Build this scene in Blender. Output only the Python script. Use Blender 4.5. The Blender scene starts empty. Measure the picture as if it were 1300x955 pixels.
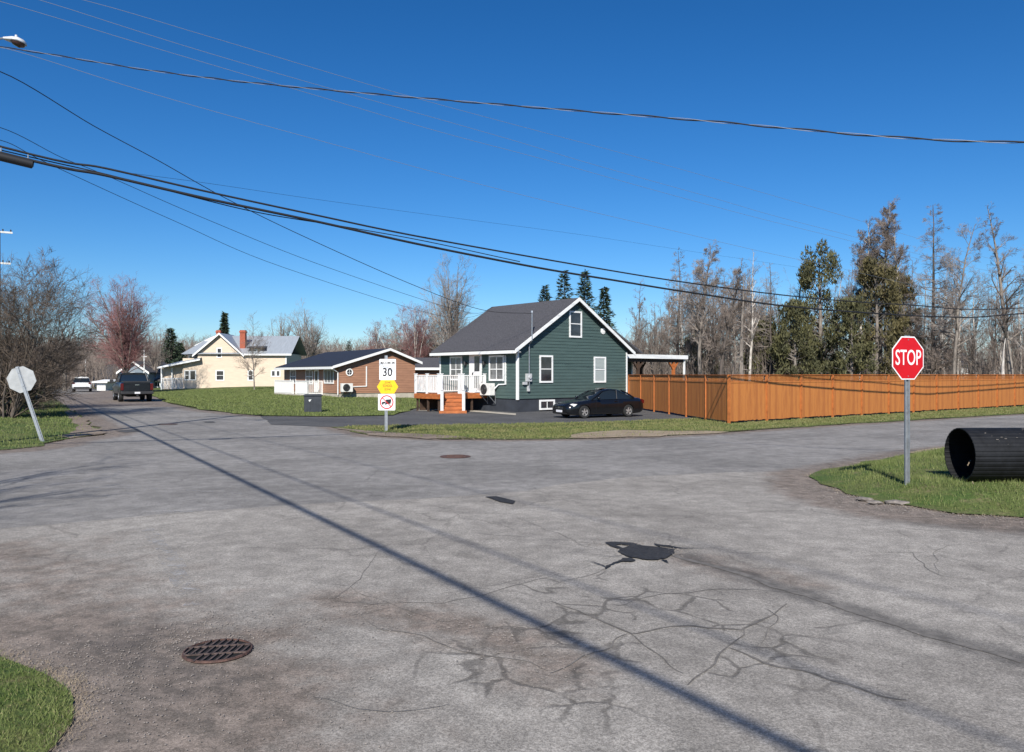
import bpy, bmesh, math, random
import numpy as np
from mathutils import Vector, Matrix, noise
from mathutils.geometry import tessellate_polygon, delaunay_2d_cdt

R = math.radians
S = bpy.context.scene
COL = S.collection

# ------------------------------------------------------------------ camera, sky, sun, exposure
CAMH = 1.9
cd = bpy.data.cameras.new('camera'); cam = bpy.data.objects.new('camera', cd); COL.objects.link(cam)
cam.location = (0, 0, CAMH); cam.rotation_euler = (R(90), 0, 0)
cd.sensor_width = 36; cd.lens = 36 * 1000 / 1300; cd.shift_y = -2.5 / 1300
cd.clip_start = 0.05; cd.clip_end = 3000
S.camera = cam
W = bpy.data.worlds.new('World'); S.world = W; W.use_nodes = True
nt = W.node_tree; bg = nt.nodes['Background']
sky = nt.nodes.new('ShaderNodeTexSky'); sky.sky_type = 'NISHITA'; sky.sun_disc = False
SUN_EL = 37.0
sky.sun_elevation = R(SUN_EL); sky.sun_rotation = R(187)
sky.altitude = 0; sky.air_density = 1.0; sky.dust_density = 0.1; sky.ozone_density = 8.0
hsv = nt.nodes.new('ShaderNodeHueSaturation'); hsv.inputs['Saturation'].default_value = 1.14
hsv.inputs['Value'].default_value = 1.0
gm = nt.nodes.new('ShaderNodeGamma'); gm.inputs[1].default_value = 1.16
nt.links.new(sky.outputs[0], gm.inputs[0]); nt.links.new(gm.outputs[0], hsv.inputs['Color']); nt.links.new(hsv.outputs[0], bg.inputs[0])
bg.inputs[1].default_value = 0.061
sl = bpy.data.lights.new('sun', 'SUN'); sl.energy = 4.8; sl.angle = R(0.53); sl.color = (1.0, 0.955, 0.88)
so = bpy.data.objects.new('sun', sl); COL.objects.link(so)
SD = Vector((0.10, math.cos(R(SUN_EL)), -math.sin(R(SUN_EL))))      # direction the light travels
so.rotation_euler = SD.to_track_quat('-Z', 'Y').to_euler()
S.view_settings.view_transform = 'Standard'; S.view_settings.look = 'None'
S.view_settings.gamma = 1; S.view_settings.exposure = 0.45
S.render.engine = 'CYCLES'

# ------------------------------------------------------------------ helpers
def P(u, v, Y):            # a point at depth Y (measured off the photograph, then a real place)
    return Vector(((u - 650) / 1000 * Y, Y, CAMH - (v - 475) / 1000 * Y))
def G(u, v):
    Y = 1000 * CAMH / (v - 475)
    return Vector(((u - 650) / 1000 * Y, Y, 0))

def tag(o, label=None, cat=None, group=None, kind=None):
    if label: o['label'] = label
    if cat: o['category'] = cat
    if group: o['group'] = group
    if kind: o['kind'] = kind
    return o
def thing(name, label, cat, loc=(0, 0, 0), rz=0, group=None, kind=None):
    o = bpy.data.objects.new(name, None); COL.objects.link(o)
    o.location = loc; o.rotation_euler = (0, 0, rz); o.empty_display_size = .3
    return tag(o, label, cat, group, kind)
def copy_tree(o, parent=None):
    c = o.copy(); COL.objects.link(c)
    if parent is not None: c.parent = parent
    for ch in list(o.children): copy_tree(ch, c)
    return c

class MB:
    def __init__(s): s.v = []; s.f = []; s.m = []; s.M = None
    def add(s, vs, fs, m=0):
        b = len(s.v)
        if s.M is not None: vs = [s.M @ Vector(v) for v in vs]
        s.v.extend([tuple(v) for v in vs]); s.f.extend([tuple(b + i for i in f) for f in fs]); s.m.extend([m] * len(fs))
        return s
    def box(s, x0, x1, y0, y1, z0, z1, m=0):
        return s.add([(x0, y0, z0), (x1, y0, z0), (x1, y1, z0), (x0, y1, z0), (x0, y0, z1), (x1, y0, z1), (x1, y1, z1), (x0, y1, z1)],
              [(0, 3, 2, 1), (4, 5, 6, 7), (0, 1, 5, 4), (1, 2, 6, 5), (2, 3, 7, 6), (3, 0, 4, 7)], m)
    def prism(s, poly, a, b, axis=1, m=0):
        """poly: 2D outline in the two other axes; extruded from a to b along axis"""
        n = len(poly)
        def mk(p, t):
            if axis == 0: return (t, p[0], p[1])
            if axis == 1: return (p[0], t, p[1])
            return (p[0], p[1], t)
        vs = [mk(p, a) for p in poly] + [mk(p, b) for p in poly]
        fs = [tuple(range(n - 1, -1, -1)), tuple(range(n, 2 * n))] + [(i, (i + 1) % n, n + (i + 1) % n, n + i) for i in range(n)]
        return s.add(vs, fs, m)
    def bar(s, p, q, w, h=None, m=0, up=(0, 0, 1)):
        h = h or w; p = Vector(p); q = Vector(q); d = (q - p).normalized(); up = Vector(up)
        x = d.cross(up)
        if x.length < 1e-4: x = d.cross(Vector((1, 0, 0)))
        x.normalize(); y = x.cross(d).normalized(); x = x * w / 2; y = y * h / 2
        return s.add([p - x - y, p + x - y, p + x + y, p - x + y, q - x - y, q + x - y, q + x + y, q - x + y],
              [(0, 3, 2, 1), (4, 5, 6, 7), (0, 1, 5, 4), (1, 2, 6, 5), (2, 3, 7, 6), (3, 0, 4, 7)], m)
    def tube(s, pts, rad, n=8, m=0, cap=True):
        pts = [Vector(p) for p in pts]
        if not hasattr(rad, '__len__'): rad = [rad] * len(pts)
        vs = []; px = None
        for i, p in enumerate(pts):
            d = (pts[min(i + 1, len(pts) - 1)] - pts[max(i - 1, 0)]).normalized()
            if px is None:
                px = d.cross(Vector((0, 0, 1)))
                if px.length < 1e-3: px = Vector((1, 0, 0))
            px = (px - d * px.dot(d)).normalized(); py = d.cross(px)
            for k in range(n):
                a = 2 * math.pi * k / n
                vs.append(p + (px * math.cos(a) + py * math.sin(a)) * rad[i])
        fs = []
        for i in range(len(pts) - 1):
            for k in range(n):
                k2 = (k + 1) % n
                fs.append((i * n + k, i * n + k2, (i + 1) * n + k2, (i + 1) * n + k))
        if cap:
            fs.append(tuple(range(n - 1, -1, -1))); fs.append(tuple((len(pts) - 1) * n + k for k in range(n)))
        return s.add(vs, fs, m)
    def cyl(s, c, axis, r, h, n=24, m=0, r2=None):
        c = Vector(c); a = Vector(axis).normalized()
        return s.tube([c - a * h / 2, c + a * h / 2], [r, r if r2 is None else r2], n, m)
    def lathe(s, prof, c, axis, n=24, m=0):
        """prof: (radius, height along axis)"""
        c = Vector(c); a = Vector(axis).normalized(); x = a.cross(Vector((0, 0, 1)))
        if x.length < 1e-3: x = Vector((1, 0, 0))
        x.normalize(); y = a.cross(x); vs = []; fs = []
        for r, h in prof:
            for k in range(n):
                t = 2 * math.pi * k / n; vs.append(c + a * h + (x * math.cos(t) + y * math.sin(t)) * r)
        for i in range(len(prof) - 1):
            for k in range(n): fs.append((i * n + k, i * n + (k + 1) % n, (i + 1) * n + (k + 1) % n, (i + 1) * n + k))
        return s.add(vs, fs, m)
    def build(s, name, mats, parent=None, smooth=False, bevel=0, fixn=True):
        me = bpy.data.meshes.new(name); me.from_pydata(s.v, [], s.f)
        if not isinstance(mats, (list, tuple)): mats = [mats]
        for mm in mats: me.materials.append(mm)
        if len(mats) > 1: me.polygons.foreach_set('material_index', s.m)
        if fixn:
            b = bmesh.new(); b.from_mesh(me); bmesh.ops.recalc_face_normals(b, faces=b.faces); b.to_mesh(me); b.free()
        if smooth:
            me.polygons.foreach_set('use_smooth', [True] * len(me.polygons))
            me.set_sharp_from_angle(angle=R(smooth if smooth is not True else 40))
        me.update()
        o = bpy.data.objects.new(name, me); COL.objects.link(o)
        if parent is not None: o.parent = parent
        if bevel:
            md = o.modifiers.new('bevel', 'BEVEL'); md.width = bevel; md.segments = 2; md.limit_method = 'ANGLE'
        return o

# ------------------------------------------------------------------ materials
def mat(name, col, rough=.7, metal=0, var=0, scale=5, detail=4, col2=None, bump=0, bscale=None, stretch=None, spec=.5, coat=0):
    m = bpy.data.materials.new(name); m.use_nodes = True; n = m.node_tree; L = n.links
    b = n.nodes['Principled BSDF']; b.inputs['Base Color'].default_value = (*col, 1)
    b.inputs['Roughness'].default_value = rough; b.inputs['Metallic'].default_value = metal
    b.inputs['Specular IOR Level'].default_value = spec; b.inputs['Coat Weight'].default_value = coat
    tc = n.nodes.new('ShaderNodeTexCoord'); mp = n.nodes.new('ShaderNodeMapping')
    L.new(tc.outputs['Object'], mp.inputs[0])
    if stretch: mp.inputs['Scale'].default_value = stretch
    nz = n.nodes.new('ShaderNodeTexNoise'); nz.inputs['Scale'].default_value = scale; nz.inputs['Detail'].default_value = detail
    nz.inputs['Roughness'].default_value = .6
    L.new(mp.outputs[0], nz.inputs['Vector'])
    if var or col2:
        c2 = col2 or tuple(max(0, c * (1 - var)) for c in col); c1 = col if col2 else tuple(min(1, c * (1 + var)) for c in col)
        r = n.nodes.new('ShaderNodeValToRGB'); r.color_ramp.elements[0].color = (*c2, 1); r.color_ramp.elements[1].color = (*c1, 1)
        r.color_ramp.elements[0].position = .35; r.color_ramp.elements[1].position = .65
        L.new(nz.outputs[0], r.inputs[0]); L.new(r.outputs[0], b.inputs['Base Color'])
    if bump:
        nb = n.nodes.new('ShaderNodeTexNoise'); nb.inputs['Scale'].default_value = bscale or scale * 4; nb.inputs['Detail'].default_value = 5
        L.new(mp.outputs[0], nb.inputs['Vector'])
        bp = n.nodes.new('ShaderNodeBump'); bp.inputs['Strength'].default_value = bump; bp.inputs['Distance'].default_value = .02
        L.new(nb.outputs[0], bp.inputs['Height']); L.new(bp.outputs[0], b.inputs['Normal'])
    return m

M = {}
M['white'] = mat('white_paint', (.78, .78, .76), .5, var=.05, scale=3)
M['white_old'] = mat('white_old', (.66, .66, .63), .6, var=.12, scale=4)
M['green'] = mat('green_siding', (.060, .096, .088), .6, var=.1, scale=1.2, stretch=(1, 1, 6))
M['charcoal'] = mat('foundation_charcoal', (.03, .035, .045), .8, var=.2, scale=2)
M['tan_brown'] = mat('brown_siding', (.32, .165, .10), .6, var=.12, scale=1.2, stretch=(1, 1, 6))
M['cream'] = mat('cream_siding', (.60, .485, .365), .6, var=.06, scale=1.2, stretch=(1, 1, 6))
M['concrete'] = mat('concrete', (.42, .38, .31), .9, var=.15, scale=3, bump=.3)
M['shingle'] = mat('shingle_roof', (.062, .060, .066), .9, var=.35, scale=14, detail=6, bump=.5, bscale=30)
M['navy_roof'] = mat('navy_shingles', (.012, .016, .030), .8, var=.3, scale=12, bump=.4, bscale=30)
M['metal_roof'] = mat('metal_roof', (.34, .37, .40), .45, metal=.2, var=.1, scale=2, stretch=(6, .5, .5))
M['glass'] = mat('window_glass', (.03, .032, .038), .06, var=.5, scale=1.3, spec=.8)
M['curtain_glass'] = mat('curtained_glass', (.16, .16, .16), .1, var=.35, scale=1.7, spec=.8)
M['blind_glass'] = mat('blind_glass', (.34, .38, .37), .15, var=.06, scale=4, stretch=(.2, .2, 6))
M['deck'] = mat('orange_deck_stain', (.38, .115, .03), .65, var=.25, scale=3, stretch=(1, 1, 3))
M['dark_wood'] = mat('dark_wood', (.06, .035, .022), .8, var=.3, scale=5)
M['brick'] = mat('red_brick', (.32, .085, .045), .85, var=.25, scale=8)
M['grey_metal'] = mat('galvanised_metal', (.40, .42, .44), .42, metal=.7, var=.15, scale=12)
M['grey_box'] = mat('grey_painted_metal', (.45, .46, .46), .5, var=.1)
M['unit_white'] = mat('heat_pump_casing', (.70, .69, .65), .45, var=.08)
M['dark_metal'] = mat('dark_metal', (.03, .03, .032), .5, var=.2)
M['red'] = mat('sign_red', (.52, .004, .010), .45, var=.06, scale=9)
M['sign_white'] = mat('sign_white', (.80, .80, .80), .4, var=.04, scale=9)
M['sign_black'] = mat('sign_black', (.01, .01, .012), .5)
M['sign_yellow'] = mat('sign_yellow', (.85, .50, .01), .4, var=.05, scale=9)
M['sign_back'] = mat('sign_back', (.40, .41, .41), .45, metal=.3, var=.12, scale=6)
M['cable'] = mat('black_cable', (.012, .012, .014), .6)
M['alu_wire'] = mat('bare_wire', (.42, .44, .48), .35, metal=.6)
M['pole_wood'] = mat('pole_wood', (.17, .13, .10), .9, var=.3, scale=6, stretch=(4, 4, .5), bump=.4)
M['black_plastic'] = mat('black_culvert', (.007, .0075, .009), .62, var=.4, scale=6, bump=.15, spec=.3)
M['bin'] = mat('bin_grey', (.028, .033, .042), .6, var=.2, scale=4)
M['rubber'] = mat('rubber', (.018, .018, .018), .85)
M['alloy'] = mat('alloy_wheel', (.55, .54, .53), .3, metal=.7)
M['black_paint'] = mat('black_car_paint', (.005, .0055, .007), .25, coat=.45)
M['truck_paint'] = mat('dusty_black_paint', (.007, .0075, .009), .35, coat=.3, var=.3, scale=3)
M['suv_paint'] = mat('white_car_paint', (.78, .78, .78), .3, coat=.5)
M['car_glass'] = mat('car_glass', (.012, .016, .018), .05, spec=.9)
M['headlight'] = mat('headlight_glass', (.55, .55, .52), .12, var=.3, scale=9)
M['taillight'] = mat('taillight_glass', (.09, .006, .006), .2)
M['plate'] = mat('number_plate', (.7, .7, .72), .4)
M['chrome'] = mat('chrome', (.6, .6, .6), .15, metal=.95)
M['lamp_metal'] = mat('lamp_casing', (.55, .56, .57), .4, var=.1)
M['lamp_glass'] = mat('lamp_glass', (.06, .03, .025), .2)
M['iron'] = mat('cast_iron', (.085, .058, .048), .7, var=.4, scale=20, bump=.4, bscale=60)
M['rust'] = mat('rusty_iron', (.085, .045, .035), .8, var=.4, scale=24, bump=.4, bscale=60)
M['void'] = mat('drain_dark', (.004, .004, .004), .9)
M['tar'] = mat('fresh_asphalt', (.034, .033, .034), .85, col2=(.010, .010, .012), scale=26, bump=.9, bscale=70)
M['crack'] = mat('crack_dirt', (.140, .128, .115), .95, var=.3, scale=9, bump=.6, bscale=60)
M['blue_grey'] = mat('blue_grey_siding', (.17, .21, .25), .7, var=.1)
M['pale_blue'] = mat('pale_blue_siding', (.30, .38, .44), .7, var=.1)
M['stone'] = mat('grey_stone', (.20, .175, .155), .9, var=.35, scale=6, bump=.6)
M['bag'] = mat('black_bag', (.012, .012, .013), .35, bump=.8, bscale=9)

# fence boards: vertical strokes with stain differing from board to board
def board_mat(name, c1, c2, wide=.14):
    m = bpy.data.materials.new(name); m.use_nodes = True; n = m.node_tree; L = n.links; b = n.nodes['Principled BSDF']
    tc = n.nodes.new('ShaderNodeTexCoord'); sp = n.nodes.new('ShaderNodeSeparateXYZ'); L.new(tc.outputs['Object'], sp.inputs[0])
    dv = n.nodes.new('ShaderNodeMath'); dv.operation = 'DIVIDE'; dv.inputs[1].default_value = wide; L.new(sp.outputs[0], dv.inputs[0])
    fl = n.nodes.new('ShaderNodeMath'); fl.operation = 'FLOOR'; L.new(dv.outputs[0], fl.inputs[0])
    wn = n.nodes.new('ShaderNodeTexWhiteNoise'); wn.noise_dimensions = '1D'; L.new(fl.outputs[0], wn.inputs['W'])
    mp = n.nodes.new('ShaderNodeMapping'); mp.inputs['Scale'].default_value = (9, 9, .7); L.new(tc.outputs['Object'], mp.inputs[0])
    nz = n.nodes.new('ShaderNodeTexNoise'); nz.inputs['Scale'].default_value = 3; nz.inputs['Detail'].default_value = 6; L.new(mp.outputs[0], nz.inputs['Vector'])
    lo = n.nodes.new('ShaderNodeTexNoise'); lo.inputs['Scale'].default_value = .25; L.new(tc.outputs['Object'], lo.inputs['Vector'])
    a = n.nodes.new('ShaderNodeMath'); a.operation = 'MULTIPLY_ADD'; a.inputs[1].default_value = .35; L.new(wn.outputs[0], a.inputs[0]); L.new(nz.outputs[0], a.inputs[2])
    a2 = n.nodes.new('ShaderNodeMath'); a2.operation = 'MULTIPLY_ADD'; a2.inputs[1].default_value = .7; L.new(lo.outputs[0], a2.inputs[0]); L.new(a.outputs[0], a2.inputs[2])
    r = n.nodes.new('ShaderNodeValToRGB'); r.color_ramp.elements[0].position = .72; r.color_ramp.elements[1].position = 1.3 - .05
    r.color_ramp.elements[0].color = (*c2, 1); r.color_ramp.elements[1].color = (*c1, 1); r.color_ramp.elements[1].position = 1
    sb = n.nodes.new('ShaderNodeMath'); sb.operation = 'SUBTRACT'; sb.inputs[1].default_value = .12; L.new(a2.outputs[0], sb.inputs[0])
    L.new(sb.outputs[0], r.inputs[0]); L.new(r.outputs[0], b.inputs['Base Color']); b.inputs['Roughness'].default_value = .65
    return m
M['fence'] = board_mat('fence_stain', (.46, .170, .040), (.36, .122, .030))
M['fence_rail'] = mat('fence_rail_stain', (.40, .125, .028), .7, var=.25, scale=4)

# ground surfaces ------------------------------------------------------------
def gnodes(name, rough=.95):
    m = bpy.data.materials.new(name); m.use_nodes = True; n = m.node_tree
    b = n.nodes['Principled BSDF']; b.inputs['Roughness'].default_value = rough; b.inputs['Specular IOR Level'].default_value = .25
    geo = n.nodes.new('ShaderNodeNewGeometry')
    return m, n, b, geo.outputs['Position']
def NZ(n, pos, scale, detail=4, rough=.6, stretch=None, rot=0):
    nz = n.nodes.new('ShaderNodeTexNoise'); nz.inputs['Scale'].default_value = scale; nz.inputs['Detail'].default_value = detail; nz.inputs['Roughness'].default_value = rough
    if stretch or rot:
        mp = n.nodes.new('ShaderNodeMapping'); mp.inputs['Scale'].default_value = stretch or (1, 1, 1)
        vr = n.nodes.new('ShaderNodeVectorRotate'); vr.rotation_type = 'Z_AXIS'; vr.inputs['Angle'].default_value = rot
        n.links.new(pos, vr.inputs['Vector']); n.links.new(vr.outputs[0], mp.inputs[0]); pos = mp.outputs[0]
    n.links.new(pos, nz.inputs['Vector']); return nz.outputs[0]
def RMP(n, fac, lo, hi, a=0., b=1.):
    r = n.nodes.new('ShaderNodeMapRange'); r.inputs['From Min'].default_value = lo; r.inputs['From Max'].default_value = hi
    r.inputs['To Min'].default_value = a; r.inputs['To Max'].default_value = b; r.interpolation_type = 'SMOOTHSTEP'
    n.links.new(fac, r.inputs['Value']); return r.outputs[0]
def MIX(n, fac, a, b, mode='MIX'):
    x = n.nodes.new('ShaderNodeMix'); x.data_type = 'RGBA'; x.blend_type = mode
    for i, v in ((6, a), (7, b)):
        if isinstance(v, tuple): x.inputs[i].default_value = (*v, 1)
        else: n.links.new(v, x.inputs[i])
    if isinstance(fac, (int, float)): x.inputs[0].default_value = fac
    else: n.links.new(fac, x.inputs[0])
    return x.outputs[2]
def MUL(n, a, b, op='MULTIPLY'):
    x = n.nodes.new('ShaderNodeMath'); x.operation = op
    for i, v in ((0, a), (1, b)):
        if isinstance(v, (int, float)): x.inputs[i].default_value = v
        else: n.links.new(v, x.inputs[i])
    x.use_clamp = op != 'SUBTRACT'
    return x.outputs[0]
def ATT(n, name):
    a = n.nodes.new('ShaderNodeAttribute'); a.attribute_name = name; return a.outputs['Fac']
def BUMP(n, b, h, st, dist=.01):
    p = n.nodes.new('ShaderNodeBump'); p.inputs['Strength'].default_value = st; p.inputs['Distance'].default_value = dist
    n.links.new(h, p.inputs['Height']); n.links.new(p.outputs[0], b.inputs['Normal'])

def asphalt(name, c_lo, c_hi, near):
    m, n, b, pos = gnodes(name)
    big = RMP(n, NZ(n, pos, .35, 5), .35, .65)
    c = MIX(n, big, c_lo, c_hi)
    lng = RMP(n, NZ(n, pos, 1.1, 4, stretch=(.12, 1.3, 1), rot=R(-35) if not near else R(33)), .45, .7)   # tyre-polished streaks
    c = MIX(n, MUL(n, lng, .35), c, tuple(x * 1.22 for x in c_hi))
    mid = RMP(n, NZ(n, pos, 3.5, 6, .7), .35, .7, .80, 1.14)
    fine = RMP(n, NZ(n, pos, 95, 2, .8), .3, .7, .62, 1.36)
    f2 = RMP(n, NZ(n, pos, 34, 3, .8), .3, .7, .80, 1.20)
    cc = n.nodes.new('ShaderNodeCombineXYZ')
    k = MUL(n, MUL(n, mid, fine), f2); n.nodes[-1].use_clamp = False
    for nd in n.nodes:
        if nd.type == 'MATH': nd.use_clamp = False
    for i in range(3): n.links.new(k, cc.inputs[i])
    c = MIX(n, 1.0, c, cc.outputs[0], 'MULTIPLY')
    # white and dark grit
    vo = n.nodes.new('ShaderNodeTexVoronoi'); vo.inputs['Scale'].default_value = 42; n.links.new(pos, vo.inputs['Vector'])
    grit = RMP(n, vo.outputs['Distance'], .10, .19, 1, 0); gc = MIX(n, RMP(n, vo.outputs['Color'], .45, .55), (.33, .31, .29), (.05, .048, .046))
    c = MIX(n, MUL(n, grit, .55), c, gc)
    # dirt brought in from the shoulders, dark wet-looking wear, worn cracks (all fixed to the place)
    dz = NZ(n, pos, 2.2, 7, .72)
    dirt = RMP(n, MUL(n, ATT(n, 'dirt'), MUL(n, dz, .55, 'SUBTRACT'), 'ADD'), .25, .75)
    for nd in n.nodes:
        if nd.type == 'MATH': nd.use_clamp = False
    dcol = MIX(n, RMP(n, NZ(n, pos, 5.5, 6, .75), .35, .65), (.12, .098, .080), (.25, .20, .165))
    dcol = MIX(n, .8, dcol, cc.outputs[0], 'MULTIPLY')
    c = MIX(n, MUL(n, dirt, .85), c, dcol)
    dark = RMP(n, MUL(n, ATT(n, 'dark'), MUL(n, NZ(n, pos, 3.1, 6, .7), .5, 'SUBTRACT'), 'ADD'), .3, .8)
    c = MIX(n, MUL(n, dark, .55), c, (.045, .044, .045))
    h = MUL(n, NZ(n, pos, 120, 3, .7), MUL(n, NZ(n, pos, 25, 3), .6), 'ADD')
    # crazed cracks
    wob = n.nodes.new('ShaderNodeTexNoise'); wob.inputs['Scale'].default_value = 2.3; wob.inputs['Detail'].default_value = 5; n.links.new(pos, wob.inputs['Vector'])
    vs = n.nodes.new('ShaderNodeVectorMath'); vs.operation = 'SCALE'; vs.inputs['Scale'].default_value = .32; n.links.new(wob.outputs['Color'], vs.inputs[0])
    va = n.nodes.new('ShaderNodeVectorMath'); va.operation = 'ADD'; n.links.new(pos, va.inputs[0]); n.links.new(vs.outputs[0], va.inputs[1])
    def craze(scale, wid, attr, strength, c):
        v2 = n.nodes.new('ShaderNodeTexVoronoi'); v2.feature = 'DISTANCE_TO_EDGE'; v2.inputs['Scale'].default_value = scale
        n.links.new(va.outputs[0], v2.inputs['Vector'])
        ln = RMP(n, v2.outputs[0], wid * .25, wid, 1, 0)
        brk = RMP(n, NZ(n, pos, 1.3, 4), .38, .6)
        f = MUL(n, MUL(n, ln, RMP(n, MUL(n, attr, MUL(n, brk, .6), 'MULTIPLY'), .08, .45)), strength)
        return MIX(n, f, c, (.062, .056, .050)), f
    c, f1 = craze(2.1, .050, ATT(n, 'craze'), .60, c)
    c, f3 = craze(.42, .010, ATT(n, 'crackle'), .30, c)
    hh = MUL(n, h, MUL(n, f1, 1.5), 'SUBTRACT')
    n.links.new(c, b.inputs['Base Color']); BUMP(n, b, hh, .5, .008)
    return m
M['road_main'] = asphalt('asphalt_main', (.190, .180, .168), (.262, .248, .232), False)
M['road_near'] = asphalt('asphalt_near', (.245, .225, .200), (.330, .305, .272), True)
M['road_street'] = asphalt('asphalt_street', (.130, .128, .130), (.195, .190, .190), False)
def plain_ground(name, c1, c2, c3, s=.6, fs=40):
    m, n, b, pos = gnodes(name)
    c = MIX(n, RMP(n, NZ(n, pos, s, 6, .7), .38, .62), c1, c2)
    c = MIX(n, RMP(n, NZ(n, pos, s * 3.7, 5, .7), .52, .72, 0, .8), c, c3)
    f = RMP(n, NZ(n, pos, fs, 3, .8), .3, .7, .6, 1.4); cc = n.nodes.new('ShaderNodeCombineXYZ')
    for i in range(3): n.links.new(f, cc.inputs[i])
    c = MIX(n, 1.0, c, cc.outputs[0], 'MULTIPLY')
    n.links.new(c, b.inputs['Base Color']); BUMP(n, b, NZ(n, pos, fs * .7, 4, .7), .8, .03)
    return m
M['turf'] = plain_ground('turf', (.075, .102, .028), (.110, .132, .042), (.165, .145, .072), .5, 26)
M['verge_turf'] = plain_ground('verge_turf', (.060, .100, .022), (.110, .125, .040), (.21, .17, .095), .8, 26)
M['soil'] = plain_ground('soil', (.17, .135, .105), (.25, .20, .155), (.11, .088, .07), .9, 30)
M['sand'] = plain_ground('sandy_soil', (.27, .21, .145), (.33, .265, .185), (.19, .145, .10), .7, 30)
M['driveway'] = plain_ground('driveway_asphalt', (.080, .079, .080), (.105, .104, .104), (.13, .128, .125), .5, 60)
M['woodland'] = plain_ground('woodland_floor', (.10, .085, .055), (.075, .085, .035), (.13, .10, .07), .3, 12)

def blade_mat(name, c1, c2, c3):
    m, n, b, pos = gnodes(name, .7)
    c = MIX(n, RMP(n, NZ(n, pos, 1.2, 4), .38, .62), c1, c2)
    c = MIX(n, RMP(n, NZ(n, pos, 60, 2), .55, .7), c, c3)
    n.links.new(c, b.inputs['Base Color']); return m
M['grass'] = blade_mat('grass_blades', (.092, .130, .032), (.142, .172, .054), (.28, .245, .13))
M['grass_dry'] = blade_mat('grass_dry', (.11, .138, .038), (.17, .168, .065), (.34, .28, .15))

def bark(name, c1, c2, sc=6):
    return mat(name, c1, .9, col2=c2, scale=sc, stretch=(1, 1, .35))
M['bark_grey'] = bark('bark_grey', (.27, .235, .20), (.12, .10, .085))
M['bark_dark'] = bark('bark_dark', (.13, .105, .09), (.06, .05, .042))
M['bark_birch'] = bark('bark_birch', (.62, .58, .52), (.28, .24, .21), 9)
M['twig_grey'] = bark('twigs_grey', (.30, .255, .225), (.17, .14, .12), 1)
M['twig_brown'] = bark('twigs_brown', (.255, .205, .172), (.135, .108, .090), 1)
M['twig_red'] = bark('twigs_red', (.29, .135, .125), (.17, .095, .09), .6)
M['twig_shrub'] = bark('twigs_shrub', (.165, .125, .095), (.08, .062, .048), .8)
M['needle'] = mat('spruce_needles', (.032, .052, .026), .8, var=.5, scale=2)
M['cedar'] = mat('cedar_foliage', (.115, .108, .040), .8, col2=(.042, .045, .020), scale=1.3)
M['cedar_brown'] = mat('pine_foliage', (.13, .105, .038), .8, col2=(.06, .056, .024), scale=1.1)

# ------------------------------------------------------------------ ground
def inpoly(x, y, poly):
    c = False; j = len(poly) - 1
    for i in range(len(poly)):
        xi, yi = poly[i][0], poly[i][1]; xj, yj = poly[j][0], poly[j][1]
        if (yi > y) != (yj > y) and x < (xj - xi) * (y - yi) / (yj - yi) + xi: c = not c
        j = i
    return c
def dpoly(x, y, pts):
    best = 1e9
    for a, b in zip(pts[:-1], pts[1:]):
        dx, dy = b[0] - a[0], b[1] - a[1]; t = max(0, min(1, ((x - a[0]) * dx + (y - a[1]) * dy) / (dx * dx + dy * dy + 1e-9)))
        best = min(best, math.hypot(x - a[0] - t * dx, y - a[1] - t * dy))
    return best
def rough_edge(poly, step=.35, amp=.06, seed=0, maxd=45):
    out = []
    for i in range(len(poly)):
        a = Vector(poly[i][:2]); b = Vector(poly[(i + 1) % len(poly)][:2]); L = (b - a).length
        st = step * max(1, min((a + b).length / 2, 60) / 12)
        n = max(1, int(L / st)) if min(a.length, b.length) < maxd else max(1, int(L / 3)); n = min(n, 160)
        for k in range(n):
            p = a.lerp(b, k / n); w = min(1.6, .5 + p.length / 25)
            q = Vector((p.x, p.y, seed))
            out.append((p.x + amp * w * (noise.noise(q * 1.7) * 2 + noise.noise(q * 6)), p.y + amp * w * (noise.noise(q * 1.7 + Vector((9, 3, 1))) * 2 + noise.noise(q * 6 + Vector((5, 0, 2))))))
    return out
def sheet(name, poly, z, m, hfun=None, res=0, edge=True, amp=.06, seed=0, attrs=None, kind='structure', region=None):
    pts = rough_edge(poly, amp=amp, seed=seed) if edge else [tuple(p[:2]) for p in poly]
    if not res:
        t = tessellate_polygon([[Vector((p[0], p[1], 0)) for p in pts]])
        vs = [(p[0], p[1], z) for p in pts]; fs = [tuple(f) for f in t]
    else:
        ins = []
        x0, x1, y0, y1 = region or (min(p[0] for p in pts), max(p[0] for p in pts), min(p[1] for p in pts), max(p[1] for p in pts))
        nx = int((x1 - x0) / res); ny = int((y1 - y0) / res)
        for i in range(nx + 1):
            for j in range(ny + 1):
                x = x0 + i * res + random.uniform(-.2, .2) * res; y = y0 + j * res + random.uniform(-.2, .2) * res
                if inpoly(x, y, pts): ins.append((x, y))
        n = len(pts)
        r = delaunay_2d_cdt([Vector(p) for p in pts + ins], [], [list(range(n))], 1, 1e-5)
        vs = [(v.x, v.y, z + (hfun(v.x, v.y) if hfun else 0)) for v in r[0]]; fs = [tuple(f) for f in r[2]]
    me = bpy.data.meshes.new(name); me.from_pydata(vs, [], fs); me.materials.append(m); me.update()
    if me.polygons and me.polygons[0].normal.z < 0:
        me.flip_normals()
    if attrs:
        for k, fn in attrs.items():
            a = me.attributes.new(k, 'FLOAT', 'POINT'); a.data.foreach_set('value', [fn(v[0], v[1]) for v in vs])
    o = bpy.data.objects.new(name, me); COL.objects.link(o)
    if kind: o['kind'] = kind
    return o, pts

random.seed(4)
gx = 1400
sheet('ground', [(-gx, -300), (gx, -300), (gx, 2200), (-gx, 2200)], -.05, M['woodland'], edge=False)

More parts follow.
